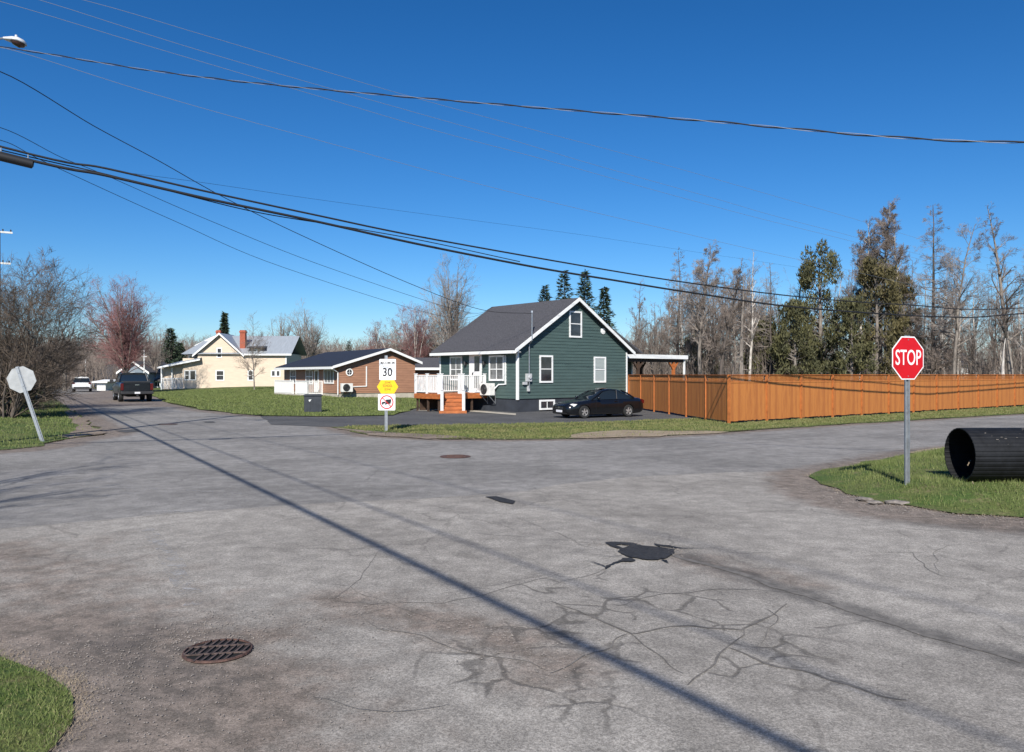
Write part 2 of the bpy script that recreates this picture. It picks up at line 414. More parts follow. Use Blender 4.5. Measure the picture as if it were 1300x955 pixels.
def ss(a, b, x): t = max(0, min(1, (x - a) / (b - a))); return t * t * (3 - 2 * t)
def GL(pts): return [tuple(G(u, v)[:2]) for u, v in pts]
# outlines measured on the ground
ST_L = GL([(131, 551), (112, 536), (95, 524), (78, 512), (62, 501), (50, 495.5), (40, 491)])
ST_R = GL([(100, 491), (150, 497), (195, 503), (214, 511), (255, 520), (331, 527.5), (420, 528.5)])
FAR_EDGE = GL([(424, 541.5), (470, 552), (560, 556.5), (660, 557), (770, 555.5), (880, 551), (1000, 542.5), (1140, 534), (1300, 524.6)]) + [(47, 54)]
road_poly = [(-70, -15), (70, -15), (75, 45), (60, 62)] + FAR_EDGE[::-1] + [(-1.0, 29.5)] + GL([(500, 527)]) + ST_R[::-1] + [(-100, 165), (-120, 165)] + ST_L[::-1] + GL([(88, 556), (50, 565.5), (0, 570.5)]) + [(-22, 20.2), (-70, 22)]
dirt_lines = [(GL([(0, 700), (60, 740), (130, 790), (180, 830), (230, 870)]) + [(-1.6, 3.9)], 1.4, .66),
              (GL([(0, 825), (60, 850), (90, 863)]) + [(-2.2, 4.4)], .9, 1.5),
              (GL([(1035, 602), (1059, 623), (1103, 637), (1147, 646), (1300, 660)]), .75, 1.4),
              (GL([(1300, 557), (1155, 575), (1067, 592), (1032, 601)]), .6, 1.1),
              (GL([(430, 758), (500, 775), (580, 790), (660, 812), (700, 850)]), .5, .75),
              (GL([(870, 705), (940, 722), (1010, 735)]), .45, .7),
              (GL([(240, 800), (330, 805)]), .35, .8),
              (GL([(0, 571), (50, 566), (88, 557), (131, 551), (112, 536), (88, 520), (62, 501)]), .8, 1.3),
              (FAR_EDGE, .55, 1.1), (ST_R, .8, 1.1)]
dark_lines = [(GL([(860, 700), (930, 722), (1000, 745), (1080, 770), (1180, 800), (1300, 835)]), .17, 1.0),
              (GL([(560, 640), (640, 660), (740, 700)]), .5, .45), (GL([(150, 800), (230, 850)]), .7, .6),
              (GL([(1150, 660), (1300, 672)]), .5, .6), (GL([(0, 600), (120, 610)]), 1.2, .35),
              (GL([(900, 590), (1050, 588), (1150, 570)]), .4, .6)]
def falloff(lines):
    def f(x, y):
        if math.hypot(x, y) > 100: return 0.
        b = 0
        for l, w, s in lines:
            d = dpoly(x, y, l)
            if d < w * 2: b = max(b, s * (1 - d / (w * 2)))
        return b
    return f
craze_c = [(G(800, 800), 1.4), (G(880, 780), 1.3), (G(700, 840), 1.2), (G(930, 830), .9), (G(760, 750), 1.1)]
def craze(x, y): return max([0] + [max(0, 1.25 - math.hypot(x - c.x, (y - c.y)) / r) for c, r in craze_c])
def crackle(x, y): return .9 if y < 16 else .35
ATTR = {'dirt': falloff(dirt_lines), 'dark': falloff(dark_lines), 'craze': craze, 'crackle': crackle}
sheet('road', road_poly, -.03, M['road_main'], res=.6, region=(-30, 30, 2, 45), amp=.09, attrs=ATTR)
NEAR_EDGE = GL([(0, 668), (100, 660), (235, 648), (390, 637.5), (500, 632), (600, 627), (670, 621), (720, 612), (800, 604), (900, 598.5), (1000, 597), (1040, 600)])
near_poly = [(-40, 13.5)] + NEAR_EDGE + GL([(1059, 628), (1103, 641), (1147, 650), (1300, 664)]) + [(14, 8.4), (40, -1), (40, -12), (-40, -12)]
near, _ = sheet('side_road', near_poly, -.026, M['road_near'], res=.22, region=(-8, 9, 3.4, 14), amp=.035, seed=3, attrs=ATTR)

# cracks, seams and a tar line lie in the road surface: strips in the road's own mesh
def strip(pts, wids, z, seed=0, wob=.02, sub=6):
    P2 = []; WW = []
    for i in range(len(pts) - 1):
        a = Vector(pts[i]); b = Vector(pts[i + 1])
        for k in range(sub): P2.append(a.lerp(b, k / sub)); WW.append(wids[i] + (wids[i + 1] - wids[i]) * k / sub)
    P2.append(Vector(pts[-1])); WW.append(wids[-1])
    for i in range(len(P2)):
        q = Vector((P2[i].x * 3, P2[i].y * 3, seed)); P2[i] = P2[i] + Vector((noise.noise(q), noise.noise(q + Vector((7, 7, 7))))) * wob * 2
    vs = []; fs = []
    for i, p in enumerate(P2):
        d = (P2[min(i + 1, len(P2) - 1)] - P2[max(i - 1, 0)]).normalized(); nn = Vector((-d.y, d.x))
        w = WW[i] * (.7 + .9 * abs(noise.noise(Vector((p.x * 9, p.y * 9, seed + 3)))))
        vs += [(p.x + nn.x * w / 2, p.y + nn.y * w / 2, z), (p.x - nn.x * w / 2, p.y - nn.y * w / 2, z)]
    for i in range(len(P2) - 1): fs.append((2 * i, 2 * i + 1, 2 * i + 3, 2 * i + 2))
    return vs, fs
cm = MB(); cz = -.023; sd = 0
cracks = [([(486, 695), (467, 712), (458, 732), (440, 748), (425, 757)], .010, .02), ([(425, 757), (470, 765), (515, 760), (560, 762), (600, 754), (650, 740), (700, 728)], .016, .05),
          ([(400, 735), (440, 742), (480, 758), (530, 775), (560, 785)], .010, .03), ([(455, 775), (480, 795), (530, 803), (590, 822), (640, 830), (700, 845)], .018, .05),
          ([(700, 740), (760, 722), (772, 716)], .012, .03), ([(680, 620), (760, 612), (830, 612)], .01, .05), ([(575, 642), (585, 655), (620, 660), (660, 672)], .012, .04),
          ([(660, 655), (720, 680), (770, 700)], .012, .05), ([(1010, 690), (1160, 700), (1190, 727), (1300, 742)], .010, .05), ([(1190, 727), (1185, 700), (1200, 690), (1240, 685)], .008, .04),
          ([(845, 700), (930, 722), (1000, 745), (1080, 770), (1180, 802), (1300, 836)], .13, .02), ([(930, 820), (986, 843), (1069, 863), (1150, 885)], .05, .05),
          ([(780, 765), (850, 750), (930, 745), (1000, 748)], .016, .05), ([(700, 760), (800, 800), (880, 790), (940, 795), (1000, 765)], .035, .05), ([(940, 795), (905, 840), (880, 862)], .03, .04),
          ([(800, 800), (840, 830), (870, 850)], .02, .03), ([(960, 822), (975, 800), (985, 780), (975, 770)], .012, .03), ([(700, 850), (760, 822), (800, 800)], .022, .04),
          
          ([(300, 640), (420, 636), (520, 632), (640, 626)], .02, .02), ([(0, 669), (110, 661), (235, 649), (300, 643)], .018, .02),
          ([(400, 880), (480, 900), (560, 890)], .010, .05)]
for pts, w, wob in cracks:
    w *= .72 if w < .1 else .9
    sd += 1; q = GL(pts); vs, fs = strip(q, [w * (.5 if i in (0, len(q) - 1) else 1) for i in range(len(q))], cz, sd, wob); cm.add(vs, fs); cz += .0001
me = near.data; nv = len(me.vertices)
bm = bmesh.new(); bm.from_mesh(me); bm.verts.ensure_lookup_table()
nvl = [bm.verts.new(v) for v in cm.v]
for f in cm.f:
    ff = bm.faces.new([nvl[i] for i in f]); ff.material_index = 1
    if ff.normal.z < 0: pass
me.materials.append(M['crack']); bm.normal_update(); bm.to_mesh(me); bm.free()

# worn white paint
pm, n, b, pos = gnodes('worn_paint'); n.links.new(MIX(n, RMP(n, NZ(n, pos, 8, 5), .4, .6), (.42, .41, .40), (.30, .29, .28)), b.inputs['Base Color'])
n.links.new(MUL(n, RMP(n, NZ(n, pos, 7, 7, .8), .46, .62), .7), b.inputs['Alpha']); M['paint'] = pm
def markstrip(pts, w, sd, nm='road_marking'):
    mb = MB(); vs, fs = strip(GL(pts), w, -.0205, sd, .02); mb.add(vs, fs); o = mb.build(nm, M['paint'], fixn=False); o['kind'] = 'structure'; return o
markstrip([(185, 668), (205, 690), (222, 720), (240, 750)], [.15, .18, .20, .26], 31)
markstrip([(234, 764), (258, 763)], [.13, .13], 33)
markstrip([(80, 617), (160, 618), (230, 620), (310, 626)], [.06, .12, .12, .04], 34)
markstrip([(180, 648), (240, 647), (290, 645)], [.04, .16, .04], 35)

# fresh tar patches
def flat(name, pts, z, m, label=None, cat=None, kind='structure', th=0):
    mb = MB(); t = tessellate_polygon([[Vector((p[0], p[1], 0)) for p in pts]])
    mb.add([(p[0], p[1], z) for p in pts], [tuple(f) for f in t]); o = mb.build(name, m, fixn=False)
    if o.data.polygons[0].normal.z < 0: o.data.flip_normals()
    if kind: o['kind'] = kind
    if label: tag(o, label, cat)
    return o
zz = lambda L: GL([(x / 8.667 + 750, y / 8.667 + 660) for x, y in L])
def ragged(L, sd, amp, step):
    out = []; rs = random.Random(sd)
    for k in range(len(L)):
        a = Vector(L[k]); b = Vector(L[(k + 1) % len(L)]); n = max(1, int((b - a).length / step))
        for q in range(n): p = a.lerp(b, q / n); out.append((p.x + rs.uniform(-amp, amp), p.y + rs.uniform(-amp, amp)))
    return out
flat('pothole_patch', ragged(zz([(300, 335), (330, 300), (380, 286), (440, 262), (540, 262), (640, 278), (730, 285), (860, 300), (915, 308), (922, 350), (860, 382), (815, 412), (700, 426), (560, 416), (480, 402), (400, 385)]), 3, .012, .035), -.012, M['tar'])
flat('pothole_patch', ragged(zz([(150, 232), (230, 226), (430, 236), (520, 250), (440, 268), (330, 256), (250, 262), (320, 282), (370, 300), (300, 298), (220, 275)]), 4, .008, .035), -.0125, M['tar'])
flat('pothole_patch', ragged(zz([(690, 250), (740, 262), (860, 266), (960, 288), (960, 298), (860, 284), (740, 276)]), 5, .006, .035), -.0122, M['tar'])
flat('pothole_patch', ragged(zz([(345, 405), (440, 402), (500, 430), (440, 445), (340, 440), (230, 478), (180, 520), (150, 522), (170, 488), (250, 455), (320, 430)]), 6, .008, .035), -.0123, M['tar'])
flat('pothole_patch', ragged(zz([(770, 420), (830, 425), (865, 460), (800, 436)]), 7, .006, .035), -.0121, M['tar'])
mb = MB()
for pts, w in [([(938, 292), (1000, 298), (1250, 298)], .035), ([(345, 378), (220, 390), (100, 375), (0, 360)], .018), ([(150, 500), (110, 480), (0, 440), (-80, 430)], .02), ([(700, 250), (800, 268), (950, 290)], .03)]:
    vs, fs = strip(zz(pts), [w, w, w * .4, w * .2][:len(pts)], -.0115, len(pts), .01); mb.add(vs, fs)
o = mb.build('tar_seam', M['tar'], fixn=False); o['kind'] = 'structure'
flat('asphalt_patch', rough_edge(GL([(617, 629.5), (630, 629), (655, 635), (652, 638.5), (636, 636)]), .1, .015, 5), -.012, M['tar'])
flat('asphalt_patch', rough_edge(GL([(148, 546), (175, 544), (180, 547), (155, 548.5)]), .3, .03, 5), -.02, M['driveway'])
flat('asphalt_patch', rough_edge(GL([(258, 534.6), (272, 534.0), (272, 536), (260, 536.2)]), .3, .03, 5), -.02, M['driveway'])

# grass, verges, driveway ----------------------------------------------------
def lawn_h(x, y):
    d = dpoly(x, y, ST_R + [tuple(G(500, 527)[:2]), tuple(G(530, 518)[:2])])
    return .02 + .48 * ss(1, 15, d) * (1 - .75 * ss(-16, -6, x))
lawn_poly = ST_R + GL([(500, 527), (532, 517.5)]) + [(-3.2, 62), (60, 62), (120, 160), (-60, 180), (-95, 165)]
lawn, lawn_pts = sheet('lawn', lawn_poly, -.02, M['turf'], lawn_h, res=2.2, region=(-60, 5, 35, 110), amp=.12, seed=8)
drive_poly = GL([(331, 528), (420, 529), (500, 527), (532, 517.5), (560, 518), (600, 518)]) + [(4, 43), (8.2, 46), (8.0, 34)] + GL([(881, 531.2), (800, 534.5), (700, 537), (590, 539), (424, 541.5), (345, 538.5)])
sheet('driveway', drive_poly, -.022, M['driveway'], amp=.05, seed=5)
verge_poly = GL([(424, 541.5), (590, 539), (700, 537), (800, 534.5), (881, 531.2)]) + [(8.2, 31.5), (8.39, 30.3), (30.6, 46.9), (47, 58.5)] + FAR_EDGE[::-1][:-1]
verge, verge_pts = sheet('verge', verge_poly, -.012, M['verge_turf'], lambda x, y: 0, res=.9, amp=.12, seed=9)
soil_a = GL([(424, 542.0), (470, 547), (540, 551), (600, 555), (540, 556), (470, 552.5)])
sand_poly = GL([(720, 556.2), (730, 549.5), (790, 545.5), (850, 546.5), (900, 546.5), (925, 548.5), (880, 551.3), (800, 554.5)])
flat('bare_soil', rough_edge(sand_poly, .3, .12, 6), -.006, M['sand'])
flat('bare_soil', rough_edge(GL([(424, 542.5), (470, 547), (540, 551), (600, 555), (540, 556), (470, 552.5)]), .3, .12, 6), -.006, M['soil'])
def isl_h(x, y): return .20 * ss(0, 1.3, dpoly(x, y, isl_edge))
isl_edge = GL([(1300, 560), (1202, 567), (1155, 575), (1100, 586), (1067, 592), (1034, 600), (1034, 604), (1059, 620), (1095, 630), (1147, 641), (1220, 650), (1300, 655.5)])
isl_poly = isl_edge + [(12.0, 8.6), (40, 0), (60, 5), (70, 40), (55, 50), (24, 29.8)]
isl, isl_pts = sheet('verge', isl_poly, -.012, M['verge_turf'], isl_h, res=.5, region=(5, 17, 9, 25), amp=.11, seed=11)
0 and sheet('bare_soil', [(5.0, 13.2), (5.35, 12.9), (5.75, 13.3), (5.9, 13.9), (5.5, 14.1), (5.1, 13.8)], .006, M['soil'], isl_h, res=.15, amp=.05, seed=2)
flat('bare_soil', rough_edge(GL([(1155, 574.5), (1202, 566.8), (1240, 563.2), (1235, 567), (1203, 571.5), (1160, 577)]), .2, .06, 2), .004, M['sand'])
left_edge = ST_L[::-1] + GL([(88, 556), (50, 565.5), (0, 570.5)])
left_poly = [(-75, 160), (-68, 120)] + left_edge + [(-22, 20.4), (-70, 22.5), (-110, 160)]
lv, left_pts = sheet('verge', left_poly, -.012, M['verge_turf'], lambda x, y: .10 * ss(1.6, 5, dpoly(x, y, left_edge)), res=1.2, region=(-40, -12, 20, 60), amp=.1, seed=12)
flat('bare_soil', rough_edge(GL([(90, 555.5), (131, 551), (112, 536), (97, 526), (88, 520), (80, 520), (92, 535), (96, 546), (80, 553)]), .3, .1, 4), -.006, M['soil'])
nl_edge = GL([(-60, 800), (0, 825), (60, 850), (88, 864), (98, 882), (92, 910), (60, 950)])
nl_poly = nl_edge + [(-2.6, 2.6), (-12, 2.6), (-14, 7.5)]
nl, nl_pts = sheet('verge', nl_poly, -.012, M['verge_turf'], lambda x, y: .03 * ss(0, .6, dpoly(x, y, nl_edge)), res=.25, amp=.07, seed=14)
flat('concrete_apron', rough_edge(GL([(530, 519), (562, 519.5), (562, 521.5), (530, 521.5)]), .4, .03, 4), -.005, M['concrete'])
flat('concrete_apron', rough_edge(GL([(592, 520.2), (655, 525), (655, 527), (592, 522)]), .4, .03, 4), -.005, M['concrete'])

# grass blades ---------------------------------------------------------------
def blades(name, polys, z0, count, hgt, m, box, seed, holes=(), width=.007, hfun=None, clump=.5, edge=None, lean=.6):
    rng = np.random.default_rng(seed); pts = []
    x0, x1, y0, y1 = box
    while len(pts) < count:
        x = rng.uniform(x0, x1); y = y0 + (y1 - y0) * rng.random() ** 1.25
        nv = noise.noise(Vector((x * 1.3, y * 1.3, seed))) + .6 * noise.noise(Vector((x * 4, y * 4, seed)))
        if nv < rng.uniform(-.9, .35) - (1 - clump) * .55: continue
        if edge is not None:
            d = dpoly(x, y, edge)
            if d < .35 and rng.random() > d / .35: continue
        if any(inpoly(x, y, hp) for hp in holes) and rng.random() < .93: continue
        if inpoly(x, y, polys): pts.append((x, y, z0 + (hfun(x, y) if hfun else 0), nv))
    A = np.array(pts); n = len(A); ang = rng.uniform(0, 2 * np.pi, n); h = hgt * rng.uniform(.45, 1.15, n) * (1 + .5 * np.clip(A[:, 3], -.5, .8))
    sc = np.clip(A[:, 1] / 14, 1, 4) * width
    wx = np.cos(ang) * sc; wy = np.sin(ang) * sc; la = rng.uniform(0, 2 * np.pi, n); ll = rng.uniform(0, lean, n) * h
    v = np.empty((n, 3, 3)); v[:, 0] = A[:, :3] - np.c_[wx, wy, np.zeros(n)]; v[:, 1] = A[:, :3] + np.c_[wx, wy, np.zeros(n)]
    v[:, 2] = A[:, :3] + np.c_[np.cos(la) * ll, np.sin(la) * ll, h]
    me = bpy.data.meshes.new(name); me.vertices.add(3 * n); me.vertices.foreach_set('co', v.ravel())
    me.loops.add(3 * n); me.loops.foreach_set('vertex_index', np.arange(3 * n)); me.polygons.add(n); me.polygons.foreach_set('loop_start', np.arange(0, 3 * n, 3))
    me.materials.append(m); me.update(); me.validate()
    o = bpy.data.objects.new(name, me); COL.objects.link(o); return o
o = blades('grass', isl_pts, -.02, 90000, .075, M['grass'], (4.6, 17, 9, 25), 1, hfun=isl_h, edge=isl_edge, width=.005)
tag(o, 'short green grass growing round the stop sign and black culvert pipe', 'grass', kind='stuff')
o = blades('grass', nl_pts, -.02, 42000, .040, M['grass'], (-6, -1.9, 3.4, 6.6), 2, width=.0032, clump=.05, lean=1.1, hfun=lambda x, y: .03 * ss(0, .6, dpoly(x, y, nl_edge)))
tag(o, 'patchy grass at the near left road corner', 'grass', kind='stuff')
o = blades('grass', left_pts, -.02, 26000, .09, M['grass'], (-34, -12, 20, 50), 3, holes=(GL([(90, 555.5), (131, 551), (112, 536), (97, 526), (88, 520), (80, 520), (92, 535), (96, 546), (80, 553)]),), hfun=lambda x, y: .10 * ss(1.6, 5, dpoly(x, y, left_edge)), width=.008, edge=left_edge)
tag(o, 'rough grass below the leaning sign and the big bare shrub', 'grass', kind='stuff')
o = blades('grass', verge_pts, .0, 42000, .06, M['grass_dry'], (-6, 34, 23, 50), 4, holes=(sand_poly, soil_a), width=.007, edge=FAR_EDGE)
tag(o, 'grass strip between the main road, the driveway and the orange fence', 'grass', kind='stuff')
o = blades('grass', lawn_pts, -.02, 60000, .08, M['grass'], (-50, -4, 35, 85), 5, hfun=lawn_h, width=.008, clump=.3)
tag(o, 'mown lawn in front of the cream and brown houses', 'grass', kind='stuff')

# ------------------------------------------------------------------ trees
def tree_mesh(seed, H, r0, style, twig_m, bark_m, name, levels=4, dens=1.0, spread=.5, low=.25, up=.25, lean=0, thin=1.25):
    """returns (trunk MB, crown MB)"""
    rnd = random.Random(seed); tr = MB(); cr = MB()
    def poly(p, d, L, r, n, trop, wob):
        pts = [p.copy()]; rs = [r]; d = d.normalized()
        for i in range(n):
            d = (d + Vector((rnd.gauss(0, wob), rnd.gauss(0, wob), rnd.gauss(0, wob) + trop))).normalized()
            p = p + d * (L / n); pts.append(p.copy()); rs.append(max(.003, r * (1 - .82 * (i + 1) / n)))
        return pts, rs
    tips = {'n': 0}
    def branch(p, d, L, r, lev):
        n = 4 if lev == 1 else (3 if lev == 2 else 2)
        pts, rs = poly(p, d, L, r, n, up * (.35 if lev == 1 else .25), .10)
        cr.tube(pts, [x * thin for x in rs], 5 if lev == 1 else 3, 0 if lev > 1 else 1, cap=False)
        if lev >= levels: return
        k = {1: 9, 2: 6, 3: 5, 4: 4}[lev] * dens; k = max(1, int(round(k * rnd.uniform(.75, 1.25))))
        for i in range(k):
            t = rnd.uniform(.22, 1.0); s = t * n; j = min(n - 1, int(s)); q = pts[j].lerp(pts[j + 1], s - j)
            ax = (pts[j + 1] - pts[j]).normalized(); side = ax.cross(Vector((rnd.gauss(0, 1), rnd.gauss(0, 1), rnd.gauss(0, 1)))).normalized()
            a = rnd.uniform(.45, 1.0); nd = ax * math.cos(a) + side * math.sin(a)
            branch(q, nd, L * rnd.uniform(.35, .6) * (1.15 - .5 * t), max(.004, rs[j] * .55), lev + 1)
    if style == 'multi':
        for i in range(int(9 * dens)):
            a = rnd.uniform(0, 6.28); tilt = rnd.uniform(.05, .95) * spread * 1.5; d = Vector((math.cos(a) * tilt, math.sin(a) * tilt, 1))
            pts, rs = poly(Vector((math.cos(a) * .25, math.sin(a) * .25, -.1)), d, H * rnd.uniform(.55, .8), r0 * rnd.uniform(.5, 1), 5, .05, .10)
            tr.tube(pts, rs, 6)
            for j in range(1, 6):
                for k in range(3):
                    ax = (pts[j] - pts[j - 1]).normalized(); side = ax.cross(Vector((rnd.gauss(0, 1), rnd.gauss(0, 1), rnd.gauss(0, 1)))).normalized()
                    aa = rnd.uniform(.4, 1.1); branch(pts[j - 1].lerp(pts[j], rnd.random()), ax * math.cos(aa) + side * math.sin(aa), H * rnd.uniform(.18, .34), rs[j] * .6, 2)
        return tr, cr
    if style == 'fork':       # short trunk, rising limbs from low down
        pts, rs = poly(Vector((0, 0, -.1)), Vector((lean, 0, 1)), H * .28, r0, 4, .05, .03); rs = [r0 * (1 - .2 * i / 4) for i in range(5)]; tr.tube(pts, rs, 9)
        for i in range(int(8 * dens) + 2):
            a = i * 2.4 + rnd.uniform(-.4, .4); tilt = rnd.uniform(.15, 1.0) * spread
            d = Vector((math.cos(a) * tilt + lean, math.sin(a) * tilt, 1)); base = pts[rnd.choice([2, 3, 4, 4, 4])]
            L = H * rnd.uniform(.55, .78) * (1.05 - .25 * tilt); p2, r2 = poly(base, d, L, r0 * .5, 6, .06, .07); cr.tube(p2, r2, 6, 1, cap=False)
            for j in range(1, 7):
                for k in range(max(1, int(3 * dens))):
                    ax = (p2[j] - p2[j - 1]).normalized(); side = ax.cross(Vector((rnd.gauss(0, 1), rnd.gauss(0, 1), rnd.gauss(0, 1)))).normalized()
                    aa = rnd.uniform(.35, .85); branch(p2[j - 1].lerp(p2[j], rnd.random()), ax * math.cos(aa) + side * math.sin(aa), H * rnd.uniform(.14, .30) * (1.2 - j * .1), r2[j] * .55, 2)
        return tr, cr
    # single leader
    N = 10; pts, rs = poly(Vector((0, 0, -.1)), Vector((lean, 0, 1)), H, r0, N, .10, .035 if style != 'crook' else .09)
    rs = [max(.012, r0 * (1 - .9 * i / N)) for i in range(N + 1)]
    tr.tube(pts, rs, 8)
    nb = int({'pole': 26, 'crook': 22, 'snag': 34, 'larch': 60}[style] * dens)
    for i in range(nb):
        t = low + (1 - low) * (i + rnd.random()) / nb; s = min(N - 1e-3, t * N); j = int(s); q = pts[j].lerp(pts[j + 1], s - j)
        a = rnd.uniform(0, 6.28); rr = r0 * (1 - .9 * t)
        if style == 'snag':
            L = H * .10 * rnd.uniform(.4, 1.3) * (1.2 - t); d = Vector((math.cos(a), math.sin(a), rnd.uniform(-.35, .15))); branch(q, d, L, rr * .3, max(1, levels - 1))
        elif style == 'larch':
            L = H * .17 * rnd.uniform(.6, 1.15) * (1.12 - t) + .25; d = Vector((math.cos(a), math.sin(a), rnd.uniform(-.15, .3))); branch(q, d, L, rr * .28, 2)
        else:
            e = (1.1 - t) * (min(1, (t - low) / .2 + .35)); L = H * spread * rnd.uniform(.6, 1.15) * e + .3
            d = Vector((math.cos(a), math.sin(a), rnd.uniform(.45, 1.3))); branch(q, d, L, max(.012, rr * .5), 1 if rr > .03 else 2)
    return tr, cr
def make_tree(name, label, cat, loc, seed, H, r0, style, twig, brk, group=None, rz=0, **k):
    t = thing(name, label, cat, loc, rz, group)
    tr, cr = tree_mesh(seed, H, r0, style, twig, brk, name, **k)
    tr.build('trunk', M[brk], t, smooth=60, fixn=False); c = cr.build('crown', [M[twig], M[brk]], t, fixn=False)
    return t
def conifer(name, label, loc, seed, H, rad, group=None, m='needle', low=.08, dens=1.0, drop=-.25, leaf=.16, ragged=.25, cat='tree', bk='bark_dark', top=0.):
    rnd = random.Random(seed); t = thing(name, label, cat, loc, 0, group); tr = MB(); fo = MB()
    tr.tube([(0, 0, -.1), (rnd.gauss(0, .05), 0, H * .5), (rnd.gauss(0, .06), 0, H * .99)], [H * .017, H * .010, .015], 7)
    nb = int(95 * dens)
    for i in range(nb):
        s = low + (1 - low) * (i + rnd.random()) / nb; z = s * H; a = i * 2.399 + rnd.uniform(-.3, .3)
        L = rad * ((1 - s) ** .75 * (1 - top) + top * math.sin(math.pi * min(1, (1 - s) * 1.15)) ** .6) * rnd.uniform(1 - ragged, 1 + ragged * .6) + .1
        d = Vector((math.cos(a), math.sin(a), drop + .5 * s)).normalized(); p0 = Vector((0, 0, z)); p1 = p0 + d * L
        tr.tube([p0, p0.lerp(p1, .55) + Vector((0, 0, -.03 * L)), p1], [.03 * (1 - s) + .008, .012, .004], 3, cap=False)
        nn = int(26 * (L / rad + .25) * dens ** .3)
        side = d.cross(Vector((0, 0, 1))).normalized()
        for k in range(nn):
            u = rnd.uniform(.12, 1.03); w = rnd.gauss(0, .20) * L * (1.05 - u) + rnd.gauss(0, .05); q = p0 + d * L * u + side * w + Vector((0, 0, rnd.gauss(-.04, .07)))
            l = leaf * rnd.uniform(.6, 1.5); e = Vector((rnd.gauss(0, 1), rnd.gauss(0, 1), rnd.gauss(0, .6))).normalized(); o2 = (d * .8 + side * (1 if w > 0 else -1) * .6 + Vector((0, 0, rnd.gauss(-.15, .3)))).normalized()
            fo.add([q - e * l * .30, q + e * l * .30, q + o2 * l * 1.25], [(0, 1, 2)])
    tr.build('trunk', M[bk], t, smooth=60, fixn=False); fo.build('crown', M[m], t, fixn=False)
    return t
def cedar(name, label, loc, seed, H, rad, group=None, m='cedar', base=.15, n=9000, leaf=.2, vert=1.0):
    rnd = random.Random(seed); t = thing(name, label, 'tree', loc, 0, group); tr = MB(); fo = MB()
    tr.tube([(0, 0, -.1), (.1, 0, H * .5), (0, .05, H * .95)], [H * .02, H * .012, .02], 7)
    cl = []
    for i in range(58):
        s = base + (1 - base) * rnd.random() ** .9; a = rnd.uniform(0, 6.28)
        env = math.sin(math.pi * (.12 + .86 * (s - base) / (1 - base))) ** .55
        rr = rad * env * rnd.uniform(.35, 1.0); c = Vector((math.cos(a) * rr, math.sin(a) * rr, s * H)); cl.append((c, rad * rnd.uniform(.16, .36)))
        tr.tube([(0, 0, s * H * .86), c], [.03, .01], 3, cap=False)
    for i in range(n):
        c, r = cl[rnd.randrange(len(cl))]; v = Vector((rnd.gauss(0, 1), rnd.gauss(0, 1), rnd.gauss(0, 1))).normalized() * r * rnd.uniform(.45, 1.05); v.z *= 1.35
        q = c + v; l = leaf * rnd.uniform(.6, 1.4); e = Vector((rnd.gauss(0, 1), rnd.gauss(0, 1), rnd.gauss(0, .4))).normalized(); o2 = Vector((rnd.gauss(0, .5) + v.x / r * .5, rnd.gauss(0, .5) + v.y / r * .5, vert)).normalized()
        fo.add([q - e * l * .3, q + e * l * .3, q + o2 * l * 1.2], [(0, 1, 2)])
    tr.build('trunk', M['bark_grey'], t, smooth=60, fixn=False); fo.build('crown', M[m], t, fixn=False)
    return t
def gp(u, Y, z=-.02): return Vector(((u - 650) / 1000 * Y, Y, z))

# big shrub at the left
make_tree('bare_shrub', 'big tangled leafless shrub behind the leaning sign at the left edge', 'shrub', gp(8, 34), 3, 8.2, .07, 'multi', 'twig_shrub', 'bark_dark', levels=4, dens=1.6, spread=.56, up=.1, thin=1.35)
make_tree('bare_shrub', 'leafless shrub with upright violet twigs at the left edge behind the tangled one', 'shrub', gp(-25, 40), 13, 8.6, .07, 'multi', 'twig_shrub', 'bark_dark', levels=4, dens=1.4, spread=.6, up=.12)
make_tree('bare_shrub', 'lower leafless shrub between the big tangled shrub and the street', 'shrub', gp(36, 44), 23, 5.2, .06, 'multi', 'twig_shrub', 'bark_dark', levels=4, dens=1.3, spread=.8, up=.1)
make_tree('maple_tree', 'leafless maple with red budding crown beyond the black pickup truck', 'tree', gp(161, 80), 5, 11.6, .22, 'fork', 'twig_red', 'bark_grey', levels=4, dens=1.45, spread=1.05, up=.18, thin=1.1)
make_tree('bare_tree', 'grey leafless tree with a pale trunk at the far left of the street', 'tree', gp(82, 92), 6, 7.5, .28, 'fork', 'twig_brown', 'bark_grey', levels=4, dens=1.0, spread=.6)
make_tree('bare_tree', 'thin grey leafless tree right of the red maple', 'tree', gp(196, 100), 7, 8.5, .16, 'fork', 'twig_grey', 'bark_grey', levels=4, dens=.9, spread=.4)
conifer('spruce_tree', 'dark spruce left of the cream house roof', gp(216, 112), 8, 8.4, 2.4, dens=1.8, leaf=.3)
conifer('spruce_tree', 'smaller dark spruce touching the cream house roof at its left', gp(228, 118), 9, 6.6, 2.0, dens=1.6, leaf=.3)
conifer('spruce_tree', 'narrow dark spruce rising behind the cream house between its chimneys', gp(285, 130), 10, 12, 1.3, low=.3, ragged=.5, dens=2.2, leaf=.34)
yt = make_tree('young_tree', 'slender young leafless tree standing on the lawn before the cream house', 'tree', gp(323, 78, .35), 11, 7.6, .07, 'pole', 'twig_brown', 'bark_grey', levels=3, dens=1.25, spread=.36, low=.12, up=.3)
make_tree('bare_tree', 'large grey leafless tree behind the right end of the cream house', 'tree', gp(392, 115), 12, 11.6, .30, 'fork', 'twig_grey', 'bark_grey', levels=4, dens=1.0, spread=.55)
make_tree('bare_tree', 'grey leafless tree behind the cream house, left of the larger one', 'tree', gp(358, 120), 14, 10.5, .26, 'fork', 'twig_grey', 'bark_grey', levels=4, dens=.9, spread=.5)
conifer('spruce_tree', 'tiny dark spruce top behind the navy roof of the brown house', gp(443, 112), 15, 6.6, 1.4)
